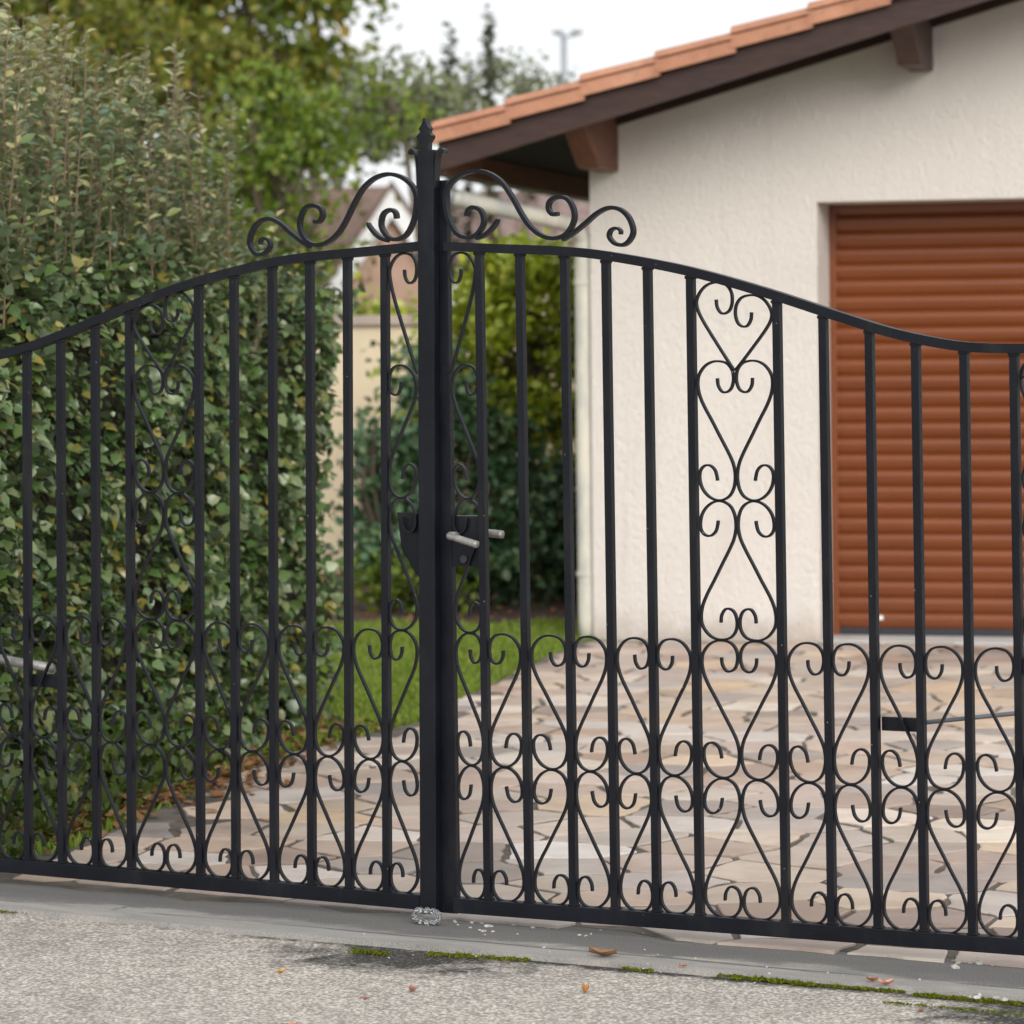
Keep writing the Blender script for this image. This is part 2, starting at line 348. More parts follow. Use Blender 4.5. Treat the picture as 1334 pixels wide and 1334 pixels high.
scene.view_settings.view_transform = 'Standard'; scene.view_settings.look = 'None'; scene.view_settings.exposure = 0.70; scene.view_settings.gamma = 1

# ------------------------------------------------------------------ ground
GA = rad(-29.43); GO = Vector((-.2086, 8.8186, 0))                 # gate line: heading and middle
gd = Vector((math.cos(GA), math.sin(GA), 0)); gn = Vector((math.sin(GA), -math.cos(GA), 0))   # along, towards the road
def gp(u, v): q = GO + gd * u + gn * v; return (q.x, q.y)
HK = Vector((.388, 17.517, 0)); HA = math.atan2(-.27, 1)             # house corner and heading
hd = Vector((math.cos(HA), math.sin(HA), 0)); hb = Vector((-math.sin(HA), math.cos(HA), 0))
def hp(a, b, z=0): return HK + hd * a + hb * b + Vector((0, 0, z))
tag(sheet('terrain', [(-400, -60), (400, -60), (400, 700), (-400, 700)], -.06, FIELD), kind='structure')
tag(sheet('road', [gp(-9, .30), gp(9, .30), gp(9, 14), gp(-9, 14)], -.014, ROAD, origin=(*gp(0, .40), 0), rot=GA), kind='structure')
tag(sheet('concrete_threshold', [gp(-9, -.14), gp(9, -.14), gp(9, .315), gp(-9, .315)], 0.0, CONCRETE, skirt=.03, origin=(*gp(0, .1), 0), rot=GA), kind='structure')
left_edge = [(-1.62, 9.75), (-1.45, 10.0), (-1.31, 10.18), (-1.12, 11.2), (-.95, 12.1), (-.77, 12.75), (-.37, 13.67), (-.24, 14.5), (-.08, 15.3), (.12, 16.4), (.33, 17.45)]
_fr = random.Random(5)
front = [gp(9 - .16 * i, -.10 + .085 * _fr.random() ** 2 + (.045 if (.6 < 9 - .16 * i < 1.1 or 9 - .16 * i < -.7) else 0)) for i in range(67)]
drive = front + [gp(-1.70, -.045)] + left_edge + [tuple(hp(.02, -.003)[:2]), tuple(hp(9.5, -.003)[:2])]
tag(sheet('driveway_bed', drive, .001, MORTAR, skirt=.05, origin=(1, 12, 0)), kind='structure')
def flagstones():
    """irregular flagstones: cells round scattered points, each cut back for its joint, chipped and laid at its own height"""
    rg = random.Random(21); pts = []; O2 = Vector((GO.x, GO.y)); d2 = Vector((gd.x, gd.y)); n2 = Vector((gn.x, gn.y))
    tries = 0; grid = {}
    while tries < 60000:
        tries += 1; p = Vector((rg.uniform(-2.3, 4.6), rg.uniform(6.2, 18.2))); r = rg.choice((.13, .17, .21, .25, .31))
        k = (int(p.x / .4), int(p.y / .4)); ok = True
        for a in (-1, 0, 1):
            for b in (-1, 0, 1):
                for q, rq in grid.get((k[0] + a, k[1] + b), ()):
                    if (q - p).length < .5 * (r + rq) + .06: ok = False; break
        if ok: grid.setdefault(k, []).append((p, r)); pts.append(p)
    le = [Vector(q) for q in left_edge]; bm = bmesh.new()
    HKv = Vector((HK.x, HK.y)); hb2 = Vector((hb.x, hb.y))
    def clip(poly, o, n):                                            # keep the side where (p - o).n <= 0
        out = []
        for i in range(len(poly)):
            a, b = poly[i], poly[(i + 1) % len(poly)]; da, db = (a - o).dot(n), (b - o).dot(n)
            if da <= 0: out.append(a)
            if (da < 0 < db) or (db < 0 < da): out.append(a.lerp(b, da / (da - db)))
        return out
    for p in pts:
        if (p - O2).dot(n2) > .02 or (p - HKv).dot(hb2) > 0: continue
        if p.x < side_of(left_edge, p.x, p.y) and p.y > le[0].y - .05: continue
        if p.y <= le[0].y - .05 and (p - O2).dot(d2) < -1.75: continue
        poly = [p + Vector(q) for q in ((-.6, -.6), (.6, -.6), (.6, .6), (-.6, .6))]
        for q in pts:
            L = (q - p).length
            if 0 < L < 1.1: poly = clip(poly, (p + q) / 2, (q - p) / L)
            if len(poly) < 3: break
        if len(poly) < 3: continue
        poly = clip(poly, O2 + n2 * (-.050 + .05 * math.sin(2.1 * p.x + .4)), n2); poly = clip(poly, HKv - hb2 * .006, hb2)
        for a, b in zip(le[:-1], le[1:]):
            if a.y - .5 < p.y < b.y + .5:
                n = Vector((-(b - a).y, (b - a).x)).normalized()
                if (p - a).dot(n) < 0: poly = clip(poly, a + n * rg.uniform(-.03, .02), n)
        if len(poly) < 3: continue
        cen = sum(poly, Vector((0, 0))) / len(poly); gapw = rg.uniform(.008, .016); ring = []
        for i in range(len(poly)):
            a, b = poly[i], poly[(i + 1) % len(poly)]; m = max(1, int((b - a).length / .05)); nn = Vector(((b - a).y, -(b - a).x)); nn = nn.normalized() if nn.length > 1e-6 else nn
            for k in range(m):
                q = a.lerp(b, k / m); j = rg.gauss(0, .0045) if k else rg.uniform(-.004, .002)
                q = q + nn * j; w_ = cen - q; ring.append(q + w_ * min(.5, gapw / max(w_.length, .02)))
        if len(ring) < 3: continue
        zt = .004 + rg.uniform(0, .004); tx, ty = rg.gauss(0, .006), rg.gauss(0, .006)
        def Z(q): return zt + (q.x - cen.x) * tx + (q.y - cen.y) * ty
        lo = [bm.verts.new((q.x, q.y, -.02)) for q in ring]
        mi = [bm.verts.new((q.x, q.y, Z(q) - .002)) for q in ring]; up = []
        for q in ring:
            w_ = cen - q; q2 = q + w_ * min(.4, rg.uniform(.003, .006) / max(w_.length, .02)); up.append(bm.verts.new((q2.x, q2.y, Z(q2))))
        n = len(ring)
        for i in range(n):
            k = (i + 1) % n; bm.faces.new((lo[i], lo[k], mi[k], mi[i])); bm.faces.new((mi[i], mi[k], up[k], up[i]))
        bm.faces.new(up)
    o = obj('driveway', bm, PAVING); return o

tag(sheet('lawn', [(-6, 9), (-1.2, 9.4), (1.2, 13), (2, 19.4), (-6, 19.4)], -.02, TURF), kind='structure')
tag(sheet('flower_bed', [(-6, 18.9), (.34, 18.6), (2.6, 18.4), (2.6, 23.4), (-6, 23.4)], -.012, SOIL), kind='structure')

def side_of(poly, x, y):                                            # x of the driveway's left edge at a given y
    for (x0, y0), (x1, y1) in zip(poly[:-1], poly[1:]):
        if y0 <= y <= y1: return x0 + (x1 - x0) * (y - y0) / (y1 - y0)
    return poly[0][0] if y < poly[0][1] else poly[-1][0] + .1
tag(flagstones(), kind='structure')
# grass blades
P = []
while len(P) < 52000:
    y = random.uniform(10.0, 19.0); x = random.uniform(-1.9, .5)
    if x > side_of(left_edge, x, y) - .02 + random.gauss(0, .025) or (y < 12.6 and random.random() < .6): continue
    if y > 18.6 + .12 * math.sin(7 * x) + random.gauss(0, .1): continue
    P.append((x, y, -.02))
P = np.array(P); n = len(P); D = np.stack([RNG.normal(0, .45, n), RNG.normal(0, .45, n), np.ones(n)], 1)
GRASS = leaf_mat('grass_blades', [(0.093, 0.167, 0.017), (0.160, 0.246, 0.025), (0.209, 0.302, 0.035), (0.246, 0.259, 0.074), (0.123, 0.204, 0.022)], .55, None, .3, .25)
tag(leaves('grass', P, D, rdir(n), RNG.uniform(.03, .062, n), GRASS, None, LEAF_OVAL * np.array([.28, 1, 1])), 'short green lawn grass beside the paved driveway', 'grass', kind='stuff')

# ------------------------------------------------------------------ the gate
TH = .0065
BARS_R = [.1522, .2702, .3976, .5146, .6300, .7481, None, .9795, 1.1009, 1.2206, 1.3386, 1.4607, 1.5849, None, 1.826, 1.944]
BARS_L = [-.1371, -.2513, -.3669, -.4840, -.6051, -.7178, None, -.9425, -1.0569, -1.1726, -1.2872, -1.402, -1.517, None, -1.746, -1.861]
RAIL = [(0, 1.751), (.2, 1.7375), (.39, 1.7255), (.53, 1.708), (.744, 1.666), (.95, 1.609), (1.15, 1.545), (1.29, 1.503), (1.4266, 1.4745), (1.52, 1.4655), (1.62, 1.463), (1.8, 1.463), (2.1, 1.475)]
RS = spline([(a, b, 0) for a, b in RAIL], 8)
def rail_z(s):
    for p, q in zip(RS[:-1], RS[1:]):
        if p.x <= s <= q.x: return p.y + (q.y - p.y) * (s - p.x) / (q.x - p.x)
    return RS[-1].y
T_, M_, B_ = .752, .418, .0795                                      # scroll rows
# unit path of one S scroll between a centre bar (x=0) and the next bar (x=1); y runs down from 0 to 1
S_UP = [(.45, .122), (.43, .175), (.34, .218), (.22, .222), (.11, .195), (.055, .135), (.08, .068), (.20, .018), (.38, 0), (.58, .004), (.76, .035), (.90, .095), (.935, .16), (.90, .235), (.79, .32)]
S_DN = [(.215, .652), (.095, .735), (.045, .82), (.075, .905), (.18, .968), (.36, 1.0), (.56, .998), (.74, .965), (.87, .91), (.92, .845), (.90, .790), (.80, .755), (.66, .752), (.54, .785), (.49, .84), (.485, .862)]
S_PATH = S_UP + [(.595, .43), (.40, .545)] + S_DN
def build_leaf(side, bars, uroot, name, label):
    sg = 1 if side == 'R' else -1; th = -TH if side == 'R' else TH
    root = empty(name, GO + gd * uroot)
    root.rotation_euler = (Matrix.Rotation(GA, 3, 'Z') @ Matrix.Rotation(th, 3, 'Y')).to_euler()
    tag(root, label, 'gate', 'leaves of the double gate')
    k = 1.0 if side == 'R' else 1 / .962
    def X(u): return u - uroot - th * .98
    def RZ(u): return rail_z(max(0, abs(u) * k + (0 if side == 'R' else -.005)))
    bx = [None if b is None else b for b in bars]
    for i, b in enumerate(bx):                                       # positions with the missing panel bars filled in
        if b is None: bx[i] = (bx[i - 1] + bx[i + 1]) / 2
    stile = .0500 if side == 'R' else -.0275
    allb = [stile] + bx
    # bars
    for i, b in enumerate(bars):
        if b is None: continue
        bm = bmesh.new(); x = X(b); w_ = .0098
        box(bm, x - w_, x + w_, -w_, w_, .070, RZ(b) - .012, .0016); box(bm, x - w_ - .0028, x + w_ + .0028, -w_ - .002, w_ + .002, .0785, .0845, .0026); box(bm, x - w_ - .0024, x + w_ + .0024, -w_ - .002, w_ + .002, RZ(b) - .030, RZ(b) - .022, .0026)
        obj('bar', bm, IRON, root, False)
    # rails
    u_in = .056 if side == 'R' else -.030; u_out = uroot - sg * .02
    us = np.linspace(u_in, u_out, 60); bm = bmesh.new()
    strip(bm, [(X(u), RZ(u) - .0115) for u in us], .023, .030, 0.0); obj('top_rail', bm, IRON, root)
    bm = bmesh.new(); xs = sorted((X(u_in), X(u_out))); box(bm, xs[0], xs[1], -.018, .018, .042, .080, .002); obj('bottom_rail', bm, IRON, root)
    # hinge stile at the outer end
    bm = bmesh.new(); xs = sorted((X(u_out), X(u_out - sg * .04))); box(bm, xs[0], xs[1], -.02, .02, .036, RZ(u_out) + .02, .002); obj('hinge_stile', bm, IRON, root)
    def scroll(path, uc, uo, z0, z1, free=False):
        bm = bmesh.new()
        pts = [(X(uc + (uo - uc) * ((-.018 + p[0] * .95) if free else (.055 + p[0] * .875))), z0 + (z1 - z0) * p[1]) for p in path]
        strip(bm, [(q.x, q.y) for q in spline([(a, b, 0) for a, b in pts], 5)], .0052, .0105, 0.0)
        return obj('scroll', bm, IRON, root)
    nb = len(allb)
    for c in range(1, nb, 2):
        for o in (c - 1, c + 1):
            if o >= nb: continue
            uo = allb[o]
            if o == 0: uo = stile + sg * .004
            fr = c in (7, 15) and (c == 7); scroll(S_PATH, allb[c], uo, T_, M_ + .001, fr); scroll(S_PATH, allb[c], uo, B_ - .001, M_ - .003, fr)
    H1, H2 = 1.094, 1.4325
    def heart(uc, uo, free=False):                                               # top heart half, reaching up to the curved rail
        zt = RZ(uc + (uo - uc) * .5) - .026; w1 = abs(uo - uc); hz = .338
        up = [(p[0], zt - p[1] * hz) for p in S_UP[:-2]]
        zb = H2 - .022; zs = up[-1][1]
        path = up + [(.80, zs - (zs - zb) * .22), (.42, zs - (zs - zb) * .62), (.12, zs - (zs - zb) * .92), (.03, zb)]
        bm = bmesh.new(); pts = [(X(uc + (uo - uc) * ((-.018 + p[0] * .95) if free else (.055 + p[0] * .875))), p[1]) for p in path]
        strip(bm, [(q.x, q.y) for q in spline([(a, b, 0) for a, b in pts], 5)], .0052, .0105, 0.0); obj('scroll', bm, IRON, root)
    for ic in (7, 15):                                               # heart panels where a bar is left out
        if ic >= nb: continue
        for io in (ic - 1, ic + 1):
            if ic == 15: uc = allb[14]; io = 13 if io == 14 else 15
            else: uc = allb[ic]
            scroll(S_PATH, uc, allb[io], H2, H1 + .001, True); scroll(S_PATH, uc, allb[io], T_ + .003, H1 - .003, True); heart(uc, allb[io], True)
    # half panel beside the meeting stile
    st2 = stile + sg * .004
    scroll(S_PATH, allb[1], st2, H2, H1 + .001); scroll(S_PATH, allb[1], st2, T_ + .003, H1 - .003); heart(st2, allb[1])
    # crest scrolls on the rail
    c1 = [(.1128, 1.7979), (.1167, 1.8129), (.132, 1.8204), (.1546, 1.8099), (.1616, 1.7802), (.1427, 1.7525), (.1161, 1.7440), (.0819, 1.756), (.0576, 1.7962), (.0500, 1.8427), (.0594, 1.8753), (.091, 1.9005), (.1281, 1.9117), (.160, 1.9097), (.190, 1.8987), (.2194, 1.8766), (.2489, 1.8365), (.271, 1.8), (.2967, 1.7668), (.3299, 1.7435), (.3669, 1.7357), (.4001, 1.7469), (.4203, 1.7765), (.4206, 1.8055), (.4047, 1.8318), (.379, 1.8388), (.3545, 1.8301), (.3491, 1.8108), (.3601, 1.7963), (.3763, 1.7971)]
    c2 = [(.1400, 1.7415), (.1605, 1.7475), (.1805, 1.76), (.1973, 1.7779), (.2034, 1.7889)]
    c3 = [(.389, 1.732), (.4185, 1.7474), (.4554, 1.7723), (.4848, 1.794), (.5177, 1.8072), (.5502, 1.8031), (.5753, 1.7819), (.5872, 1.7495), (.5783, 1.7274), (.5602, 1.715), (.5363, 1.7188), (.5206, 1.7352), (.5243, 1.7512), (.5400, 1.7571), (.5517, 1.7504), (.5518, 1.7408)]
    for c in (c1, c2, c3):
        pts = []
        for u, z in c:
            zl = z + TH * (1.98 - u)
            if side == 'L': u = -(u * .955 - .012)
            else: u = u
            pts.append((X(u) + (TH if side == 'R' else -TH) * (z - .98) , zl, 0))
        bm = bmesh.new(); strip(bm, [(q.x, q.y) for q in spline(pts, 6)], .0098, .017, 0.0, (lambda t: 1 - .55 * t ** 4) if c is not c1 else None)
        obj('crest_scroll', bm, IRON, root)
    return root, X
gateL, XL = build_leaf('L', BARS_L, -1.93, 'gate_leaf', 'black scrolled gate leaf before the ivy hedge, carrying the tall spear-tipped centre post')
gateR, XR = build_leaf('R', BARS_R, 2.02, 'gate_leaf', 'black scrolled iron gate leaf in front of the cream garage, carrying the lever handle')
# meeting stile of the left leaf: tall post with flared collar and spear finial
def zL(u, z): return z - TH * (-(u + 1.93)) * -1 + 2 * TH * (u + 1.93)   # lift that undoes the sag
bm = bmesh.new(); x0, x1 = XL(-.0265), XL(.0215); box(bm, x0, x1, -.022, .004, .034, 1.982, .0025); post = obj('centre_post', bm, IRON, gateL)
bm = bmesh.new(); xc = (x0 + x1) / 2
for s in (-1, 1):                                                    # curled collar leaves
    strip(bm, [(q.x, q.y) for q in spline([(xc + s * .0255, 1.885, 0), (xc + s * .027, 1.93, 0), (xc + s * .031, 1.965, 0), (xc + s * .040, 1.983, 0), (xc + s * .049, 1.981, 0), (xc + s * .051, 1.972, 0)], 5)], .004, .024, -.009)
obj('collar', bm, IRON, post)
bm = bmesh.new()
fin = [(-.0125, 1.980), (.0125, 1.980), (.0125, 2.000), (.0215, 2.012), (.0225, 2.018), (.013, 2.026), (.0125, 2.031), (.016, 2.036), (.008, 2.047), (.002, 2.063), (-.002, 2.063), (-.008, 2.047), (-.016, 2.036), (-.0125, 2.031), (-.013, 2.026), (-.0225, 2.018), (-.0215, 2.012), (-.0125, 2.000)]
prism(bm, [(xc - .004 + a, b) for a, b in fin], 'y', -.022, -.002); obj('finial', bm, IRON, post)
bm = bmesh.new(); xs = (XL(-.108), XL(-.027)); prism(bm, [(xs[0] - .002, 1.055), (xs[1], 1.055), (xs[1], .87), (xs[0] + .050, .905), (xs[0] + .012, .960)], 'y', .010, .013); obj('keeper_plate', bm, IRON, gateL)
# right leaf: meeting stile, lock case, lever
bm = bmesh.new(); x0, x1 = XR(.0040), XR(.0545); box(bm, x0, x1, .0065, .0265, .036, 1.905, .002); obj('meeting_stile', bm, IRON, gateR)
bm = bmesh.new(); box(bm, XR(.056), XR(.147), .004, .034, .922, 1.050, .003); lock = obj('lock_case', bm, IRON, gateR)
bm = bmesh.new(); tube(bm, spline([(XR(.074), -.030, 1.000), (XR(.085), -.055, 1.001), (XR(.112), -.064, .996), (XR(.172), -.066, .981)], 6), [.0085] * 12 + [.0095] * 7, 10); tube(bm, [(XR(.074), .0, 1.0), (XR(.074), -.034, 1.0)], .011, 10)
obj('lever', bm, GREY_METAL, lock, True)
bm = bmesh.new(); tube(bm, spline([(XR(.110), .036, 1.003), (XR(.125), .060, 1.004), (XR(.172), .064, 1.000)], 6), .0105, 10); obj('lever', bm, GREY_METAL, lock, True)
bm = bmesh.new(); tube(bm, [(XR(.093), .006, .940), (XR(.093), -.002, .940)], .010, 12); obj('keyhole_rose', bm, RUBBER, lock)
# opener arms behind each leaf
bm = bmesh.new(); box(bm, XR(1.232), XR(1.338), .010, .024, .548, .581, .002); obj('arm_bracket', bm, IRON, gateR)
bm = bmesh.new(); tube(bm, [(XR(1.325), .03, .568), (XR(1.93), .30, .632)], .0055, 8); obj('opener_arm', bm, GREYPIPE, gateR, True)
bm = bmesh.new(); box(bm, XL(-1.285), XL(-1.172), .010, .024, .553, .588, .002); box(bm, XL(-1.285), XL(-1.180), .024, .05, .581, .587); brk = obj('arm_bracket', bm, IRON, gateL)
bm = bmesh.new(); tube(bm, [(XL(-1.236), .04, .603), (XL(-1.86), .16, .640)], .0135, 10); obj('opener_arm', bm, GREY_METAL, gateL, True)

# clear scalloped stop under the post
cs = empty('gate_stop', (*gp(.008, .055), 0), (0, 0, GA)); tag(cs, 'small clear scalloped plastic stop standing on the concrete under the centre post', 'gate stop')
bm = bmesh.new()
for i in range(16):
    t = 2 * math.pi * i / 16; cx = .036 * math.copysign(abs(math.cos(t)) ** .7, math.cos(t)); cz = .023 + .015 * math.copysign(abs(math.sin(t)) ** .8, math.sin(t))
    r = bmesh.ops.create_icosphere(bm, subdivisions=2, radius=.0082)
    for v in r['verts']: v.co = Vector((cx + v.co.x, v.co.y * 1.1, cz + v.co.z))
obj('beaded_rim', bm, GLASS, cs, True)
bm = bmesh.new(); prism(bm, [(.036 * math.cos(t), .023 + .014 * math.sin(t)) for t in np.linspace(0, 2 * math.pi, 20, endpoint=False)], 'y', -.002, .002); obj('pane', bm, GLASS, cs)

# ------------------------------------------------------------------ the garage house
house = empty('house', HK, (0, 0, HA)); tag(house, 'cream stucco garage house with terracotta verge tiles and brown roller shutter', 'house')
ML = .276
def z_bl(a): return 2.356 + ML * (a + .55)                            # lower edge of the bargeboard
RID = 3.7
def z_dk(a): return z_bl(a) + .105 if a <= RID else z_bl(2 * RID - a) + .105
W2 = 2 * RID
bm = bmesh.new()
prism(bm, [(0.013, -.05), (1.178, -.05), (1.178, 2.198), (3.70, 2.198), (3.70, -.05), (W2, -.05), (W2, z_dk(W2)), (RID, z_dk(RID)), (0.013, z_dk(.013))], 'y', 0, .37)
box(bm, .013, .30, .371, 8.0, -.05, z_dk(.013)); box(bm, W2 - .3, W2, .371, 8.0, -.05, z_dk(.013)); box(bm, .301, W2 - .301, 7.7, 8.0, -.05, z_dk(.3))
wall = obj('wall', bm, STUCCO, house)
bm = bmesh.new(); box(bm, 1.179, 3.699, -.002, .40, -.04, .013); obj('threshold', bm, SILL, house)
# roller shutter: convex slats as one profile swept across the opening
bm = bmesh.new(); prof = []; z = .05; P_ = .0805
while z < 2.30:
    for q in range(11):
        s = q / 10; prof.append((.376 - .018 * (math.sin(math.pi / 2 * min(1, s / .62)) ** .8 if s < .62 else math.cos(math.pi / 2 * (s - .62) / .40) ** .7), z + s * P_ * .95))
    prof.append((.379, z + P_ * .975)); z += P_
A0, A1 = 1.13, 3.75
va = [bm.verts.new((A0, y, z)) for y, z in prof]; vb = [bm.verts.new((A1, y, z)) for y, z in prof]
for i in range(len(prof) - 1): bm.faces.new((va[i], vb[i], vb[i + 1], va[i + 1]))
gdoor = obj('garage_door', bm, DOOR, house, True, 50)
bm = bmesh.new(); box(bm, 1.18, 3.698, .366, .392, .016, .05, .003); obj('bottom_seal', bm, RUBBER, gdoor)
bm = bmesh.new(); box(bm, 1.180, 1.213, .340, .371, .014, 2.196, .002); obj('guide_rail', bm, DOOR, gdoor)
bm = bmesh.new(); box(bm, 1.412, 1.436, .346, .362, .092, .114, .003); obj('lock', bm, WHITE_PAINT, gdoor)
# roof: deck, tiles, verge, bargeboards, purlin ends, eave board
OV = .75; EV = -.56
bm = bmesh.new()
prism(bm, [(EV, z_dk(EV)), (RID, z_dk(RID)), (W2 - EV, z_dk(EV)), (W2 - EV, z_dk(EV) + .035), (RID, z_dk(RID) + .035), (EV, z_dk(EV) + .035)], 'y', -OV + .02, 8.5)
roof = obj('roof', bm, SOFFIT_SHADE, house)
for half in (0, 1):                                                  # corrugated field of barrel tiles
    bm = bmesh.new(); cols = []
    nb_ = int((8.5 + OV - .1) / .2 * 6)
    rows = 13; L_ = RID - EV + .03
    for r in range(rows):
        a0, a1 = EV - .03 + L_ * r / rows, EV - .03 + L_ * (r + 1) / rows + .03
        line = []
        for k in range(nb_ + 1):
            b = -OV + .08 + (8.5 + OV - .1) * k / nb_; h = .036 * abs(math.cos(math.pi * (b + OV) / .2))
            p, q = (a0, z_dk(a0) + .075 + h), (min(a1, RID), z_dk(min(a1, RID)) + .045 + h)
            if half: p, q = (W2 - p[0], p[1]), (W2 - q[0], q[1])
            line.append((bm.verts.new((p[0], b, p[1])), bm.verts.new((q[0], b, q[1])), bm.verts.new((p[0], b, p[1] - .03))))
        for k in range(nb_):
            bm.faces.new((line[k][0], line[k + 1][0], line[k + 1][1], line[k][1])); bm.faces.new((line[k][0], line[k + 1][0], line[k + 1][2], line[k][2]))
    obj('roof_tiles', bm, TILE, roof, True, 40)
def verge_tile(a0, mirror=False):
    """flange hanging over the bargeboard plus the half-round roll on top; laid flatter than the roof so each laps the next"""
    bm = bmesh.new(); a1 = a0 + .395; pr = []
    pr += [(-OV - .070, 0), (-OV - .072, .062), (-OV - .060, .066), (-OV - .060, .071), (-OV - .080, .072)]
    for i in range(9):
        t = math.pi * (1 - i / 8); pr.append((-OV - .010 + .072 * math.cos(t), .074 + .040 * math.sin(t)))
    pr += [(-OV + .08, .066), (-OV - .046, .062), (-OV - .050, 0)]
    j = random.uniform(-.004, .004)
    z0, z1 = 2.482 + ML * (a0 + .568) + .008 + j, 2.482 + ML * (a1 + .568) - .012 + j
    ra = [bm.verts.new((W2 - a0 if mirror else a0, y, z0 + z)) for y, z in pr]
    rb = [bm.verts.new((W2 - a1 if mirror else a1, y * 1.0 + .006, z1 + z * .94)) for y, z in pr]
    n = len(pr)
    for i in range(n): bm.faces.new((ra[i], ra[(i + 1) % n], rb[(i + 1) % n], rb[i]))
    bm.faces.new(ra); bm.faces.new(rb[::-1]); return obj('verge_tile', bm, TILE, roof, True, 30)
k_ = 0
a = -.578
while a < RID - .1: verge_tile(a); a += .373
for i in range(11): verge_tile(-.578 + i * .373, True)
for mir in (0, 1):
    bm = bmesh.new(); f = (lambda q: W2 - q) if mir else (lambda q: q)
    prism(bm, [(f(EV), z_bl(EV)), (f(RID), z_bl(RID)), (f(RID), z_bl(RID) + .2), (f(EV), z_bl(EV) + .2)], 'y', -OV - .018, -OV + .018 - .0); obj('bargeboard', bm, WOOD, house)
    bm = bmesh.new(); xs = sorted((f(EV - .004), f(EV + .026))); box(bm, xs[0], xs[1], -OV + .019, 8.45, z_bl(EV) - .01, z_dk(EV) - .002); obj('eave_board', bm, BEAM, house)
bm = bmesh.new(); prism(bm, [(-.02, z_bl(-.02) + .050), (RID, z_bl(RID) + .050), (RID, z_bl(RID) + .104), (-.02, z_bl(-.02) + .104)], 'y', -.055, -.003); obj('shadow_band_rafter', bm, WOOD, house)  # dark rafter added to stand in for the shadow band below the bargeboard
def purlin(a_r, zb):
    bm = bmesh.new(); a_l = a_r - .115; y1 = -.002; top = zb + .27
    vs = [(-OV + .021, top), (y1, top), (y1, zb), (-.40, zb), (-OV + .021, zb + .20)]
    prism(bm, vs, 'x', a_l, a_r); bmesh.ops.bevel(bm, geom=list(bm.edges), offset=.004, segments=1, affect='EDGES')
    return bm
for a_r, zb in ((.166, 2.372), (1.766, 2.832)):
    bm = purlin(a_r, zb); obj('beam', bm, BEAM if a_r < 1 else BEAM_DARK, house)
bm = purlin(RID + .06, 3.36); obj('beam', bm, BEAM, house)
# downpipe with swan neck, and the gutter it drains
bm = bmesh.new(); PR = .043; ax, bx_ = -.036, .045
tube(bm, spline([(-.545, -.60, 2.235), (-.40, -.44, 2.195), (-.16, -.16, 2.135), (-.075, -.02, 2.10), (ax, bx_, 2.03), (ax, bx_, 1.93), (ax, bx_, 1.0), (ax + .004, bx_, -.02)], 8), PR, 14); pipe = obj('downpipe', bm, PIPE, house, True)
for zc in (1.815, .335):
    bm = bmesh.new(); tube(bm, [(ax, bx_, zc - .012), (ax, bx_, zc + .012)], PR + .006, 14); obj('clip', bm, PIPE, pipe, True, 40)
bm = bmesh.new(); tube(bm, spline([(-.66, -.66, 2.37), (-.655, -.66, 2.31), (-.62, -.64, 2.265), (-.535, -.585, 2.231)], 6), .047, 14); obj('outlet_elbow', bm, GREYPIPE, pipe, True)
bm = bmesh.new(); gpf = [(EV - .07 + .065 * math.cos(t), z_bl(EV) + .05 + .065 * math.sin(t)) for t in np.linspace(math.pi, 2 * math.pi, 9)]; gpf += [(EV - .07 + .06 * math.cos(t), z_bl(EV) + .052 + .06 * math.sin(t)) for t in np.linspace(2 * math.pi, math.pi, 9)]
prism(bm, gpf, 'y', -OV + .02, 8.4); obj('gutter', bm, GREYPIPE, house, True, 40)

# ------------------------------------------------------------------ foliage
IVY = leaf_mat('ivy_leaf', [(0.027, 0.059, 0.013), (0.056, 0.112, 0.025), (0.101, 0.171, 0.048), (0.038, 0.083, 0.017), (0.154, 0.213, 0.078), (0.070, 0.137, 0.035), (0.201, 0.244, 0.104), (0.046, 0.100, 0.025), (0.282, 0.232, 0.052), (0.035, 0.076, 0.031), (0.228, 0.256, 0.135), (0.081, 0.146, 0.057)], .29, (.10, .14, .075), .18, .6)
ELAE = leaf_mat('elaeagnus_leaf', [(0.092, 0.151, 0.059), (0.172, 0.230, 0.090), (0.092, 0.179, 0.106), (0.444, 0.414, 0.181), (0.062, 0.118, 0.059), (0.542, 0.470, 0.213), (0.136, 0.179, 0.053), (0.049, 0.084, 0.037), (0.105, 0.190, 0.133), (0.246, 0.258, 0.085)], .40, (.20, .25, .14), .16, .55)
SHOOT = leaf_mat('silvery_shoot_leaf', [(.16, .20, .10), (.30, .32, .17), (.22, .25, .12), (.42, .40, .24), (.13, .18, .11), (.36, .33, .15)], .42, (.36, .36, .25), .25, .5)
AUT = leaf_mat('autumn_leaf', [(0.072, 0.111, 0.015), (0.134, 0.164, 0.020), (0.092, 0.145, 0.020), (0.205, 0.190, 0.022), (0.154, 0.184, 0.022), (0.307, 0.197, 0.025), (0.082, 0.131, 0.016), (0.113, 0.171, 0.022)], .5, None, .3, .3)
AUT2 = leaf_mat('olive_leaf', [(0.091, 0.111, 0.016), (0.156, 0.176, 0.023), (0.117, 0.143, 0.018), (0.221, 0.215, 0.029), (0.078, 0.104, 0.019), (0.286, 0.221, 0.039)], .5, None, .3, .3)
GRN = leaf_mat('fresh_green_leaf', [(0.062, 0.112, 0.013), (0.118, 0.185, 0.019), (0.180, 0.251, 0.026), (0.090, 0.145, 0.015), (0.249, 0.277, 0.040)], .42, None, .3, .4)
OLV = leaf_mat('grey_green_leaf', [(0.108, 0.132, 0.060), (0.168, 0.192, 0.096), (0.228, 0.240, 0.144), (0.132, 0.162, 0.066), (0.264, 0.276, 0.180)], .5, (.22, .23, .17), .25, .3)
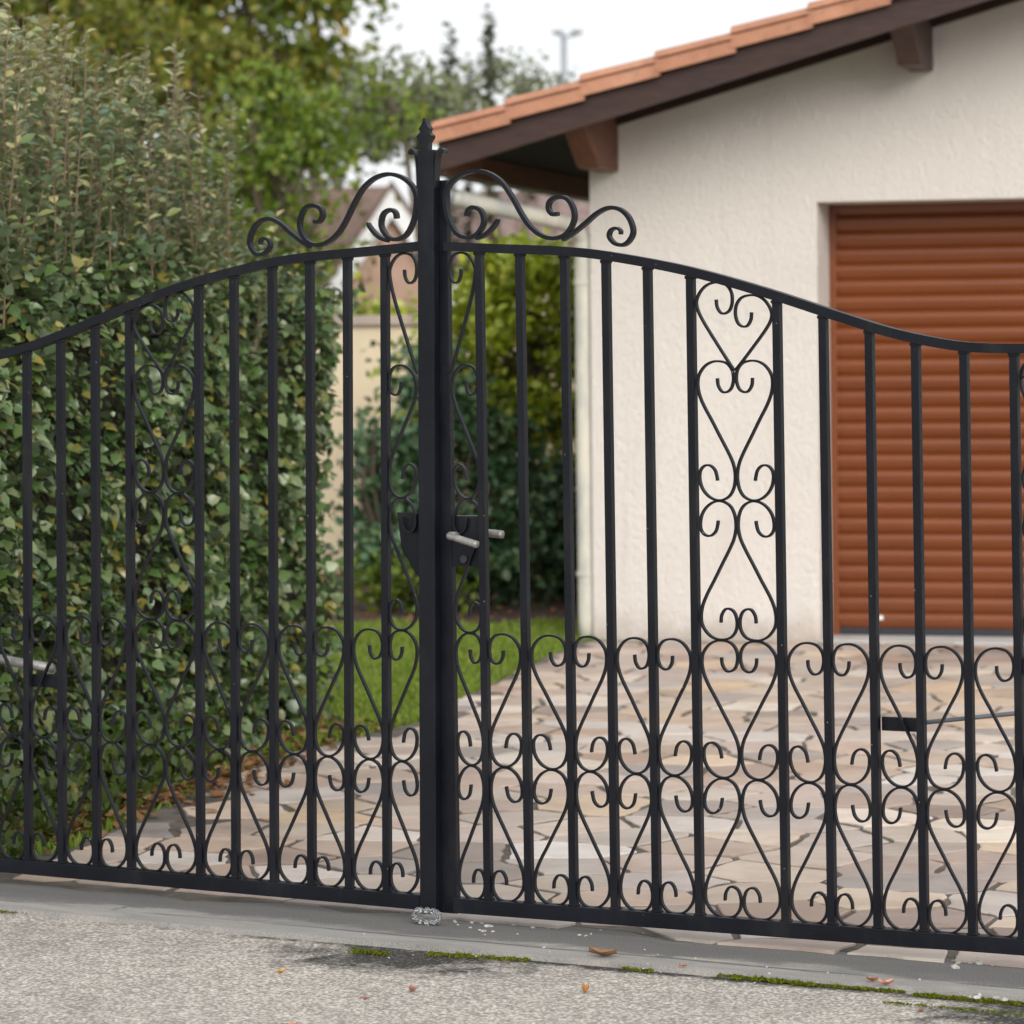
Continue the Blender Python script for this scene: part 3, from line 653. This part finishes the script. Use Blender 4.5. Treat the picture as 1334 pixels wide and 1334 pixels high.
LAU = leaf_mat('laurel_leaf', [(0.169, 0.232, 0.016), (0.318, 0.380, 0.026), (0.444, 0.508, 0.037), (0.232, 0.307, 0.021), (0.549, 0.549, 0.075), (0.126, 0.190, 0.021)], .32, None, .28, .5)
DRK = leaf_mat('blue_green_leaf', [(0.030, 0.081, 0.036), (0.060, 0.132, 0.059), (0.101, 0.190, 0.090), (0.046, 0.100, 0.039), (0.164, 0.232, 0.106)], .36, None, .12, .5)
LITTER = leaf_mat('dry_leaf', [(.16, .075, .03), (.24, .12, .05), (.11, .05, .025), (.30, .19, .10), (.20, .075, .03)], .7, None, .1, .2)

# clipped ivy hedge: face runs from near the gate back along the drive
h0, h1 = Vector((-1.74, 9.92, 0)), Vector((-.735, 13.55, 0)); hdir = (h1 - h0); hL = hdir.length; hdir.normalize()
hnr = Vector((hdir.y, -hdir.x, 0)); HT, HW = 1.72, .95              # face normal towards the drive; height, thickness
if hnr.y > 0: hnr = -hnr
hedge = empty('ivy_hedge', h0); tag(hedge, 'tall clipped ivy hedge of dark green leaves along the drive', 'hedge')
def hedge_pt(s, t, z): q = hdir * s - hnr * t; return (q.x, q.y, z)
def wob(s, z): return .055 * math.sin(3.1 * s + 1.3 * z) + .05 * math.sin(7.3 * s - 4.1 * z + 1) + .035 * math.sin(13 * s + 9 * z) - .10 * max(0, z - 1.45) - .16 * max(0, .35 - z)
P, N = [], []
nv = lambda v: (v.x, v.y, v.z)
while len(P) < 33000:
    r = random.random()
    if r < .70:
        s, z = random.uniform(0, hL), random.uniform(.0, HT); dpt = abs(random.gauss(0, .075)) - .05 * max(0, math.sin(9.3 * s + 3 * math.sin(4 * z)) * math.sin(10.7 * z + 2 * math.sin(5 * s))) - .02
        if random.random() < .75 * max(0, math.sin(7.1 * s + 2) * math.sin(8.3 * z + s)): dpt += .09
        P.append(hedge_pt(s, dpt - wob(s, z), z)); N.append(nv(hnr))
    elif r < .84:                                                    # end towards the lawn
        t, z = random.uniform(0, HW), random.uniform(.0, HT); e = hL + .06 * math.sin(6 * t + 5 * z) + random.gauss(0, .045)
        P.append(hedge_pt(e, t, z)); N.append(nv(hdir))
    else:
        s, t = random.uniform(0, hL + .03), random.uniform(-.03, HW); P.append(hedge_pt(s, t, HT + .05 * math.sin(4 * s + 7 * t) + random.gauss(0, .05))); N.append((0, 0, 1))
n = len(P); FN = np.array(N); N = FN * .55 + np.array([0, 0, .62]) + rdir(n) * .62; D = rdir(n) * .75 + FN * .75 + np.array([0, 0, -.42])
leaves('foliage', P, D, N, RNG.uniform(.022, .056, n) * RNG.choice([.75, 1, 1, 1.15], n), IVY, hedge, LEAF_IVY)
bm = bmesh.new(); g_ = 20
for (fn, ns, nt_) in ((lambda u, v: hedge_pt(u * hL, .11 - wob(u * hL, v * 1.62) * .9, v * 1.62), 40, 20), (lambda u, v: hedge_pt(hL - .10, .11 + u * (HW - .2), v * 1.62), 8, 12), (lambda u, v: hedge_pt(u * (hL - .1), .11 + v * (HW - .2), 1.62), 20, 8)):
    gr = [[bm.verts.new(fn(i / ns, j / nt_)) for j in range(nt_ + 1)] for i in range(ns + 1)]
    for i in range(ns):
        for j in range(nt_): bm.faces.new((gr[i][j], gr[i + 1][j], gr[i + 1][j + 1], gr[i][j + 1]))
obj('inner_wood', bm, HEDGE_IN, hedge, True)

def twiggy(name, label, cat, base, spots, mat, twig_mat, size, shape, gap=.03, lean=.12, group=None, droop=.3, side=2, wander=.06):
    """upright twigs carrying leaves all along; spots: (x, y, z_low, z_high)"""
    root = empty(name, base); tag(root, label, cat, group); P, D, N = [], [], []; bm = bmesh.new(); B = Vector(base)
    for (x, y, z0, z1) in spots:
        p = Vector((x, y, z0)) - B; L = z1 - z0; d = Vector((random.gauss(0, lean), random.gauss(0, lean), 1)).normalized(); path = []
        k = max(3, int(L / .09))
        for i in range(k + 1):
            path.append(p.copy()); p = p + d * (L / k); d = (d + Vector((random.gauss(0, wander), random.gauss(0, wander), .04))).normalized()
        tube(bm, path, [.0036 * (1 - .7 * i / k) for i in range(k + 1)], 5)
        m = int(L / gap)
        for i in range(m):
            f = i / m * k; q = path[int(f)].lerp(path[min(k, int(f) + 1)], f - int(f))
            for _ in range(side):
                an = random.uniform(0, 6.28); o = Vector((math.cos(an), math.sin(an), random.uniform(.1, 1.0) - droop * .5)).normalized()
                P.append(q); D.append(o); N.append(Vector((-o.x * .6, -o.y * .6, 1)) + Vector((random.gauss(0, .45), random.gauss(0, .45), random.gauss(0, .4))))
    obj('twigs', bm, twig_mat, root); n = len(P)
    leaves('foliage', P, D, N, RNG.uniform(size[0], size[1], n), mat, root, shape); return root
# elaeagnus growing over the hedge, highest near the gate
prof = [(-60, 10), (0, 20), (40, 35), (75, 25), (110, 75), (150, 95), (200, 90), (240, 115), (300, 150), (335, 190), (360, 290)]
def top_y(px):
    for (a, b), (c, d) in zip(prof[:-1], prof[1:]):
        if a <= px <= c: return b + (d - b) * (px - a) / (c - a)
    return 320
spots = []
for i in range(400):
    s = random.uniform(0, hL - .5); t = random.uniform(.02, .85); q = h0 + Vector(hedge_pt(s, t, 0)); px = 667 + F_PX * q.x / q.y
    if px > 352: continue
    ztop = pix(px, top_y(px) + abs(random.gauss(0, 40)) + random.choice((0, 35, 60, 100, 140, 180)), q.y).z
    spots.append((q.x, q.y, 1.55 + random.uniform(-.1, .1), max(1.8, ztop)))
elae = twiggy('elaeagnus_shrub', 'loose grey-green elaeagnus with reddish upright shoots growing above the ivy hedge', 'shrub', nv(h0 + Vector(hedge_pt(.8, .4, 0))), spots, ELAE, TWIG2, (.032, .066), LEAF_SLIM * np.array([1.25, 1, 1]), .028)
spots = []
for i in range(95):
    s = random.uniform(0, hL - .55); t = random.uniform(-.02, .6); q = h0 + Vector(hedge_pt(s, t, 0)); px = 667 + F_PX * q.x / q.y
    if px > 345: continue
    ztop = pix(px, top_y(px) - abs(random.gauss(0, 26)) + 12, q.y).z
    spots.append((q.x, q.y, max(1.7, ztop - random.uniform(.35, .75)), max(1.9, ztop)))
sh = twiggy('new_shoots', None, None, tuple(elae.location), spots, SHOOT, TWIG2, (.026, .055), LEAF_SLIM, .032, lean=.10, side=2, wander=.05)
for c in list(sh.children):
    if c.name.startswith('foliage'): c.parent = elae; c.name = 'shoot_leaves'
    else:                                                            # the shoots' stems join the shrub's other twigs
        tw = [q for q in elae.children if q.name.startswith('twigs')][0]; bm = bmesh.new(); bm.from_mesh(tw.data); bm.from_mesh(c.data); bm.to_mesh(tw.data); bm.free(); bpy.data.objects.remove(c)
bpy.data.objects.remove(sh)

def tree(name, label, cat, base, crown, radii, nclus, per, size, spread, mat, shape=LEAF_OVAL, trunk=.12, limbs=9, group=None, flat=.6, keep=None, fork_f=.75):
    """tapered trunk, limbs to clusters, leaves thrown in uneven clusters through the crown's volume"""
    root = empty(name, base); tag(root, label, cat, group); B = Vector(base); C = Vector(crown) - B; R = Vector(radii)
    cl = []
    while len(cl) < nclus:
        v = Vector((random.uniform(-1, 1), random.uniform(-1, 1), random.uniform(-1, 1)))
        if v.length > 1 or v.length < random.random() * .75: continue
        v *= 1 + .18 * math.sin(5 * v.x + 3 * v.z)
        p = C + Vector((v.x * R.x, v.y * R.y, v.z * R.z))
        if p.z < .12: continue
        if keep and not keep(p + B): continue
        cl.append(p)
    bm = bmesh.new(); fork = Vector((C.x * .6, C.y * .6, max(.15, C.z - R.z * fork_f)))
    tube(bm, [(0, 0, -.03), (C.x * .2, C.y * .2, fork.z * .5), fork], [trunk, trunk * .8, trunk * .65], 9)
    for i in range(limbs):
        e = cl[i * len(cl) // limbs]; m = fork.lerp(e, .5) + Vector((random.gauss(0, .1), random.gauss(0, .1), .12 * R.z))
        tube(bm, spline([fork, m, e], 5), [trunk * .5 * (1 - .8 * k / 10) for k in range(11)], 6)
        for j in range(3):
            e2 = cl[(i * len(cl) // limbs + 1 + j * 3) % len(cl)]
            if (e2 - m).length < R.length * .8: tube(bm, [m.lerp(e, .3 * j), m.lerp(e2, .6) + Vector((0, 0, .05)), e2], [trunk * .2, trunk * .12, trunk * .04], 5)
    obj('trunk', bm, BARK, root, True)
    P = []
    for c in cl:
        k = max(4, int(per * random.uniform(.4, 1.6))); sp = spread * random.uniform(.6, 1.4)
        P.append(np.array(c)[None, :] + RNG.normal(size=(k, 3)) * np.array([sp, sp, sp * flat]))
    P = np.concatenate(P); P = P[P[:, 2] > .03]; n = len(P)
    D = rdir(n) + np.array([0, 0, -.25]); N = rdir(n) * .8 + np.array([0, -.25, .7])
    leaves('crown', P, D, N, RNG.uniform(size[0], size[1], n), mat, root, shape); return root
def at(px, py, Y): return tuple(pix(px, py, Y))
def foot(px, Y): p = pix(px, 465, Y); return (p.x, p.y, -.05)
# trees behind the hedge
tree('autumn_tree', 'big tree turning yellow and brown towering behind the hedge', 'tree', foot(150, 40), at(130, -130, 40), (3.1, 2.2, 3.5), 215, 110, (.10, .20), .34, AUT, trunk=.22, limbs=14)
def pxy(p): return 667 + F_PX * p.x / p.y, 465 - F_PX * (p.z - H_CAM) / p.y
def clear_gable(p): x, y = pxy(p); return not (x > 418 and y > 190)
tree('green_tree', 'bright green bushy tree between the elaeagnus and the gate post', 'tree', foot(372, 25), at(362, 245, 25), (.50, .6, .92), 50, 62, (.05, .095), .13, GRN, trunk=.07, keep=clear_gable)
tree('green_tree', 'olive green tree just under the big yellowing crown', 'tree', foot(260, 32), at(170, 190, 32), (1.9, .9, 1.5), 120, 66, (.06, .13), .22, AUT2, trunk=.09)
tree('loose_tree', 'loose grey-green tree with sky showing through behind the gate post', 'tree', foot(572, 30), at(535, 205, 30), (.95, .8, .72), 66, 38, (.055, .105), .17, OLV, trunk=.035, limbs=5, fork_f=.1, keep=clear_gable)
tree('small_green_tree', 'small yellow-green tree right behind the finial', 'tree', foot(580, 26), at(488, 165, 26), (.42, .5, .38), 18, 22, (.05, .09), .12, GRN, trunk=.03, fork_f=-.1, keep=clear_gable)
tree('loose_tree', 'low grey-green tree behind the roof edge below the street lamp', 'tree', foot(690, 36), at(680, 150, 36), (.62, .5, .55), 36, 40, (.05, .09), .14, OLV, trunk=.05)
def spire(px, ytop, Y, label):
    sp = []; base = foot(px, Y)
    for i in range(5): sp.append((base[0] + random.gauss(0, .02), Y + random.gauss(0, .02), 2.2, pix(px, ytop + i * 9, Y).z))
    twiggy('slender_poplar', label, 'tree', base, sp + [(base[0], Y, 0, 2.3)], OLV2, TWIG, (.06, .12), LEAF_OVAL, .06, .014, 'slender shoots against the sky', side=2, wander=.008)
OLV2 = leaf_mat('pale_shoot_leaf', [(.07, .09, .055), (.11, .125, .085), (.055, .075, .045), (.14, .15, .11)], .5, None, .3, .3)
spire(590, 28, 34, 'slender leafy shoot against the sky, the middle-height one')
spire(645, 2, 34, 'tallest slender leafy shoot against the sky')
spire(614, 66, 38, 'shortest slender leafy shoot, between the two tall ones')
spire(693, 82, 40, 'stubby slender shoot nearest the street lamp')
# shrubs in the bed beside the house
tree('laurel_shrub', 'yellow-green laurel shrub standing against the downpipe corner', 'shrub', foot(690, 20.5), at(686, 445, 20.5), (.46, .42, .78), 105, 62, (.05, .085), .085, LAU, trunk=.045, keep=lambda p: pxy(p)[1] > 322 - max(0, pxy(p)[0] - 660) * .45)
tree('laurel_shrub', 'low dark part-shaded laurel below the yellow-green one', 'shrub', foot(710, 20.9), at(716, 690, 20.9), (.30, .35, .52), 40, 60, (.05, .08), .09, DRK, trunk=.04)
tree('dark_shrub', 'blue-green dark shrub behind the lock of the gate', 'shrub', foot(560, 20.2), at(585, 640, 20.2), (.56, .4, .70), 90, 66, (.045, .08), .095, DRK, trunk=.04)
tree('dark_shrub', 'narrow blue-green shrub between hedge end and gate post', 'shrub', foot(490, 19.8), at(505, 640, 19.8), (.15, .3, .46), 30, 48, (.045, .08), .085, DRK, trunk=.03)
tree('green_shrub', 'sprawling yellowish green shrub low behind the lock plate', 'shrub', foot(545, 19.6), at(540, 770, 19.6), (.35, .3, .22), 26, 40, (.04, .07), .08, GRN, trunk=.02)
tree('climbing_bush', 'autumn-tinted bush growing up behind the cream boundary wall', 'shrub', foot(490, 25.5), at(480, 420, 25.5), (.42, .3, .20), 16, 34, (.05, .09), .11, LAU, trunk=.03)
tree('climbing_bush', 'thin green bush spilling over the boundary wall by the stile', 'shrub', foot(560, 22.6), at(562, 500, 22.6), (.28, .15, .32), 22, 34, (.05, .08), .09, LAU, trunk=.02)

# boundary wall
bwall = empty('boundary_wall', (-2, 23.4, 0)); tag(bwall, 'cream rendered boundary wall with dull coping behind the shrubs', 'wall')
bm = bmesh.new(); box(bm, -6, 5.5, 0, .2, -.06, 1.66); obj('wall', bm, BOUNDARY, bwall)
bm = bmesh.new(); box(bm, -6, 5.5, -.04, .24, 1.662, 1.73, .008); obj('coping', bm, COPING, bwall)

# small steep-gabled neighbour with white bargeboards
gh = empty('gabled_house', foot(512, 45)); tag(gh, 'pink house with steep white-edged gable glimpsed left of the gate post', 'house')
ap = pix(511, 244, 45).z + .05
bm = bmesh.new(); prism(bm, [(-1.05, 0), (1.05, 0), (1.05, ap - 1.62), (0, ap - .10), (-1.05, ap - 1.62)], 'y', .25, 5); obj('wall', bm, PINKWALL, gh)
for s in (-1, 1):
    bm = bmesh.new(); prism(bm, [(0, ap), (s * 1.2, ap - 1.80), (s * 1.2, ap - 2.18), (0, ap - .38)], 'y', .08, .16); obj('bargeboard', bm, WHITE_PAINT, gh)
    bm = bmesh.new(); prism(bm, [(0, ap + .10), (s * 1.25, ap - 1.77), (s * 1.25, ap - 1.87), (0, ap)], 'y', .05, 5.2); obj('roof', bm, BROWNTILE, gh)
bm = bmesh.new(); prism(bm, [(2.0, 2.3), (4.5, 3.95), (7, 2.3)], 'x', -7, -.2); rf = obj('main_roof', bm, BROWNTILE, gh)
bm = bmesh.new(); box(bm, -6.8, -.3, 2.4, 6.6, 0, 2.298); obj('main_wall', bm, PINKWALL, gh)
# long low neighbour with faded tiles
th_ = empty('tiled_house', foot(700, 38)); tag(th_, 'low house with faded mauve tiled roof glimpsed under the eave', 'house')
bm = bmesh.new(); box(bm, -.9, 5.5, .5, 5.5, 0, 2.45); obj('wall', bm, BOUNDARY, th_)
bm = bmesh.new(); nb_ = 96
ro = [[bm.verts.new((-1.1 + 6.9 * i / nb_, y, z + .06 * abs(math.sin(math.pi * i / 3.0)))) for y, z in ((0, 2.45), (.75, 2.75), (.75, 2.79), (1.5, 3.08), (1.5, 3.12), (2.3, 3.40), (5.8, 2.4))] for i in range(nb_ + 1)]
for i in range(nb_):
    for j in range(6): bm.faces.new((ro[i][j], ro[i + 1][j], ro[i + 1][j + 1], ro[i][j + 1]))
obj('roof', bm, OLDTILE, th_, True, 30)
# street lamp
lp = empty('street_lamp', foot(738, 62)); tag(lp, 'thin grey street lamp standing against the pale sky above the roof', 'street lamp')
zt = pix(738, 42, 62).z
bm = bmesh.new(); tube(bm, [(0, 0, 0), (0, 0, zt)], [.09, .05], 10); obj('pole', bm, GALV, lp, True)
bm = bmesh.new(); tube(bm, [(-.10, 0, zt + .05), (0, 0, zt - .04), (.24, 0, zt + .02)], .03, 8); obj('arm', bm, GALV, lp, True)
for sx in (-.10, .24):
    bm = bmesh.new(); bmesh.ops.create_uvsphere(bm, u_segments=12, v_segments=8, radius=.085)
    for v in bm.verts: v.co = Vector((v.co.x * 1.3 + sx, v.co.y, v.co.z * .6 + zt + .05))
    obj('lamp_head', bm, GALV, lp, True)

# ------------------------------------------------------------------ small things on the ground
# litter of dry leaves under the hedge
P = []
for i in range(620):
    s = random.uniform(.5, hL + .1); q = h0 + Vector(hedge_pt(s, -random.random() ** 1.6 * .34 + .05, 0)); P.append((q.x, q.y, .008 + random.random() * .02))
for i in range(260):
    s = abs(random.gauss(1.7, .55)); q = h0 + Vector(hedge_pt(min(s, hL), -.12 - abs(random.gauss(0, .14)), 0)); P.append((q.x, q.y, .010 + random.random() * .015))
for i in range(260):
    P.append((random.uniform(-1.6, .6), random.uniform(18.7, 22), random.uniform(-.008, .02)))
n = len(P); D = rdir(n) * np.array([1, 1, .25]); N = rdir(n) * .45 + np.array([0, 0, 1])
tag(leaves('leaf_litter', P, D, N, RNG.uniform(.025, .06, n), LITTER), 'brown dry leaves gathered under the hedge and shrubs', 'leaf litter', kind='stuff')
# ground ivy / weeds at the foot of the hedge
P, D = [], []
for i in range(1500):
    s = random.uniform(-.1, 2.4); f = s / 2.4; q = h0 + Vector(hedge_pt(s, .02 - random.random() * (.30 - .18 * f), 0)); P.append((q.x, q.y, random.random() ** 2 * .22)); D.append((random.gauss(0, .5), random.gauss(0, .5), .7))
n = len(P); WEED = leaf_mat('weed_leaf', [(.035, .07, .012), (.06, .10, .02), (.10, .13, .03), (.045, .06, .015)], .45, None, .25, .35)
tag(leaves('undergrowth', P, D, rdir(n) * .5 + np.array([0, -.2, .8]), RNG.uniform(.02, .05, n), WEED), 'low green weeds at the foot of the ivy hedge', 'weeds', kind='stuff')
# moss along the joint
MOSS = leaf_mat('moss_tufts', [(0.067, 0.095, 0.006), (0.118, 0.152, 0.008), (0.176, 0.198, 0.012), (0.050, 0.053, 0.010)], .9, None, .2, .1)
P = []
def moss(x0, y0, x1, y1, k, wdt, hgt):
    a, b = grd(x0, y0), grd(x1, y1)
    for i in range(k):
        t = random.random(); q = a.lerp(b, t); e = .18 + .82 * abs(math.sin(t * 13 + x0)) ** 1.5 * abs(math.sin(t * 37 + 1)); o = gn * random.gauss(0, wdt * e)
        P.append((q.x + o.x, q.y + o.y, -.012 + random.random() * hgt * e * math.exp(-(o.length / (wdt + 1e-6)) ** 2)))
moss(938, 1265, 1045, 1276, 2200, .013, .008); moss(1040, 1276, 1180, 1287, 1100, .010, .006); moss(1190, 1290, 1334, 1303, 2000, .013, .007)
moss(460, 1234, 505, 1238, 500, .016, .012); moss(560, 1238, 690, 1246, 900, .018, .010); moss(1150, 1300, 1334, 1316, 350, .008, .004); moss(810, 1256, 850, 1260, 200, .012, .006)
moss(0, 1183, 60, 1186, 250, .01, .006); moss(555, 1212, 585, 1213, 140, .008, .004)
n = len(P); tag(leaves('moss', P, rdir(n) * .6 + np.array([0, 0, .8]), rdir(n), RNG.uniform(.003, .0075, n), MOSS), 'bright green moss along the joint between road and concrete', 'moss', kind='stuff')
# grit and crumbs of mortar on the concrete
bm = bmesh.new()
def grit(px, py, sx, sy, k, r0, r1):
    for i in range(k):
        q = grd(random.gauss(px, sx), random.gauss(py, sy)); r = random.uniform(r0, r1)
        g = bmesh.ops.create_icosphere(bm, subdivisions=1, radius=r); S = Vector((random.uniform(.7, 1.6), random.uniform(.7, 1.3), random.uniform(.4, .8)))
        for v in g['verts']: v.co = Vector((v.co.x * S.x, v.co.y * S.y, v.co.z * S.z)) * random.uniform(.8, 1.2) + q + Vector((0, 0, r * .3))
grit(1285, 1248, 32, 7, 60, .003, .009); grit(650, 1203, 34, 6, 34, .002, .007); grit(760, 1215, 60, 6, 14, .002, .004); grit(690, 1270, 330, 22, 90, .0015, .0035); grit(1270, 1299, 18, 4, 6, .004, .008)
tag(obj('grit', bm, simple('pale_grit', (.40, .385, .36), .8, .3, 60)), 'pale stone crumbs scattered on the concrete and road', 'grit', kind='stuff')
# single fallen leaves
def fallen(px, py, size, col, label, ang, curl=.3, z=.004):
    q = grd(px, py); m = simple('fallen_leaf_skin', col, .7, .35, 60)
    bm = bmesh.new(); n = 8; rows = []
    for i in range(n + 1):
        t = i / n; wd = .36 * math.sin(math.pi * t ** .8) * (1 + .12 * math.sin(9 * t)) + .012
        rows.append([bm.verts.new((k * wd * size, (t - .5) * size, size * (curl * (t - .5) ** 2 * 2 + (.35 * curl + .10) * abs(k) ** 1.5 + .02 * math.sin(11 * t + k)))) for k in (-1, -.5, 0, .5, 1)])
    for i in range(n):
        for k in range(4): bm.faces.new((rows[i][k], rows[i][k + 1], rows[i + 1][k + 1], rows[i + 1][k]))
    o = obj('fallen_leaf', bm, m, None, True); o.location = (q.x, q.y, z); o.rotation_euler = (random.uniform(-.12, .12), random.uniform(-.12, .12), ang)
    tag(o, label, 'leaf', 'single fallen leaves on the ground'); return o
fallen(785, 1247, .068, (.22, .115, .055), 'largest curled brown leaf, lying on the joint of the concrete', 1.35, .22)
fallen(762, 1286, .024, (.42, .17, .04), 'small orange leaf on the road below the large curled one', .4, .9, -.012)
fallen(1154, 1285, .036, (.50, .24, .17), 'pale pink leaf lying on the moss strip', 1.9, .35)
fallen(1136, 1280, .030, (.30, .11, .055), 'reddish brown leaf beside the pale pink one on the moss', .9, .3)
fallen(537, 1284, .026, (.30, .12, .10), 'dull pink leaf on the road under the stained patch', .3, .4, -.012)
fallen(475, 1294, .022, (.40, .20, .17), 'tiny faded pink leaf, at the left edge of the dark stain', 1.4, .2, -.012)
fallen(366, 1260, .024, (.52, .27, .06), 'small bright orange leaf alone on the pale road', 2.0, .3, -.012)
fallen(890, 1261, .020, (.40, .13, .07), 'tiny red leaf at the concrete edge between big leaf and moss', 1.1, .2)
fallen(381, 1328, .026, (.44, .25, .20), 'pink leaf at the very bottom of the road', 1.5, .2, -.012)
fallen(1200, 1310, .020, (.24, .14, .08), 'small brown leaf on the thin moss line', .2, .3, -.012)
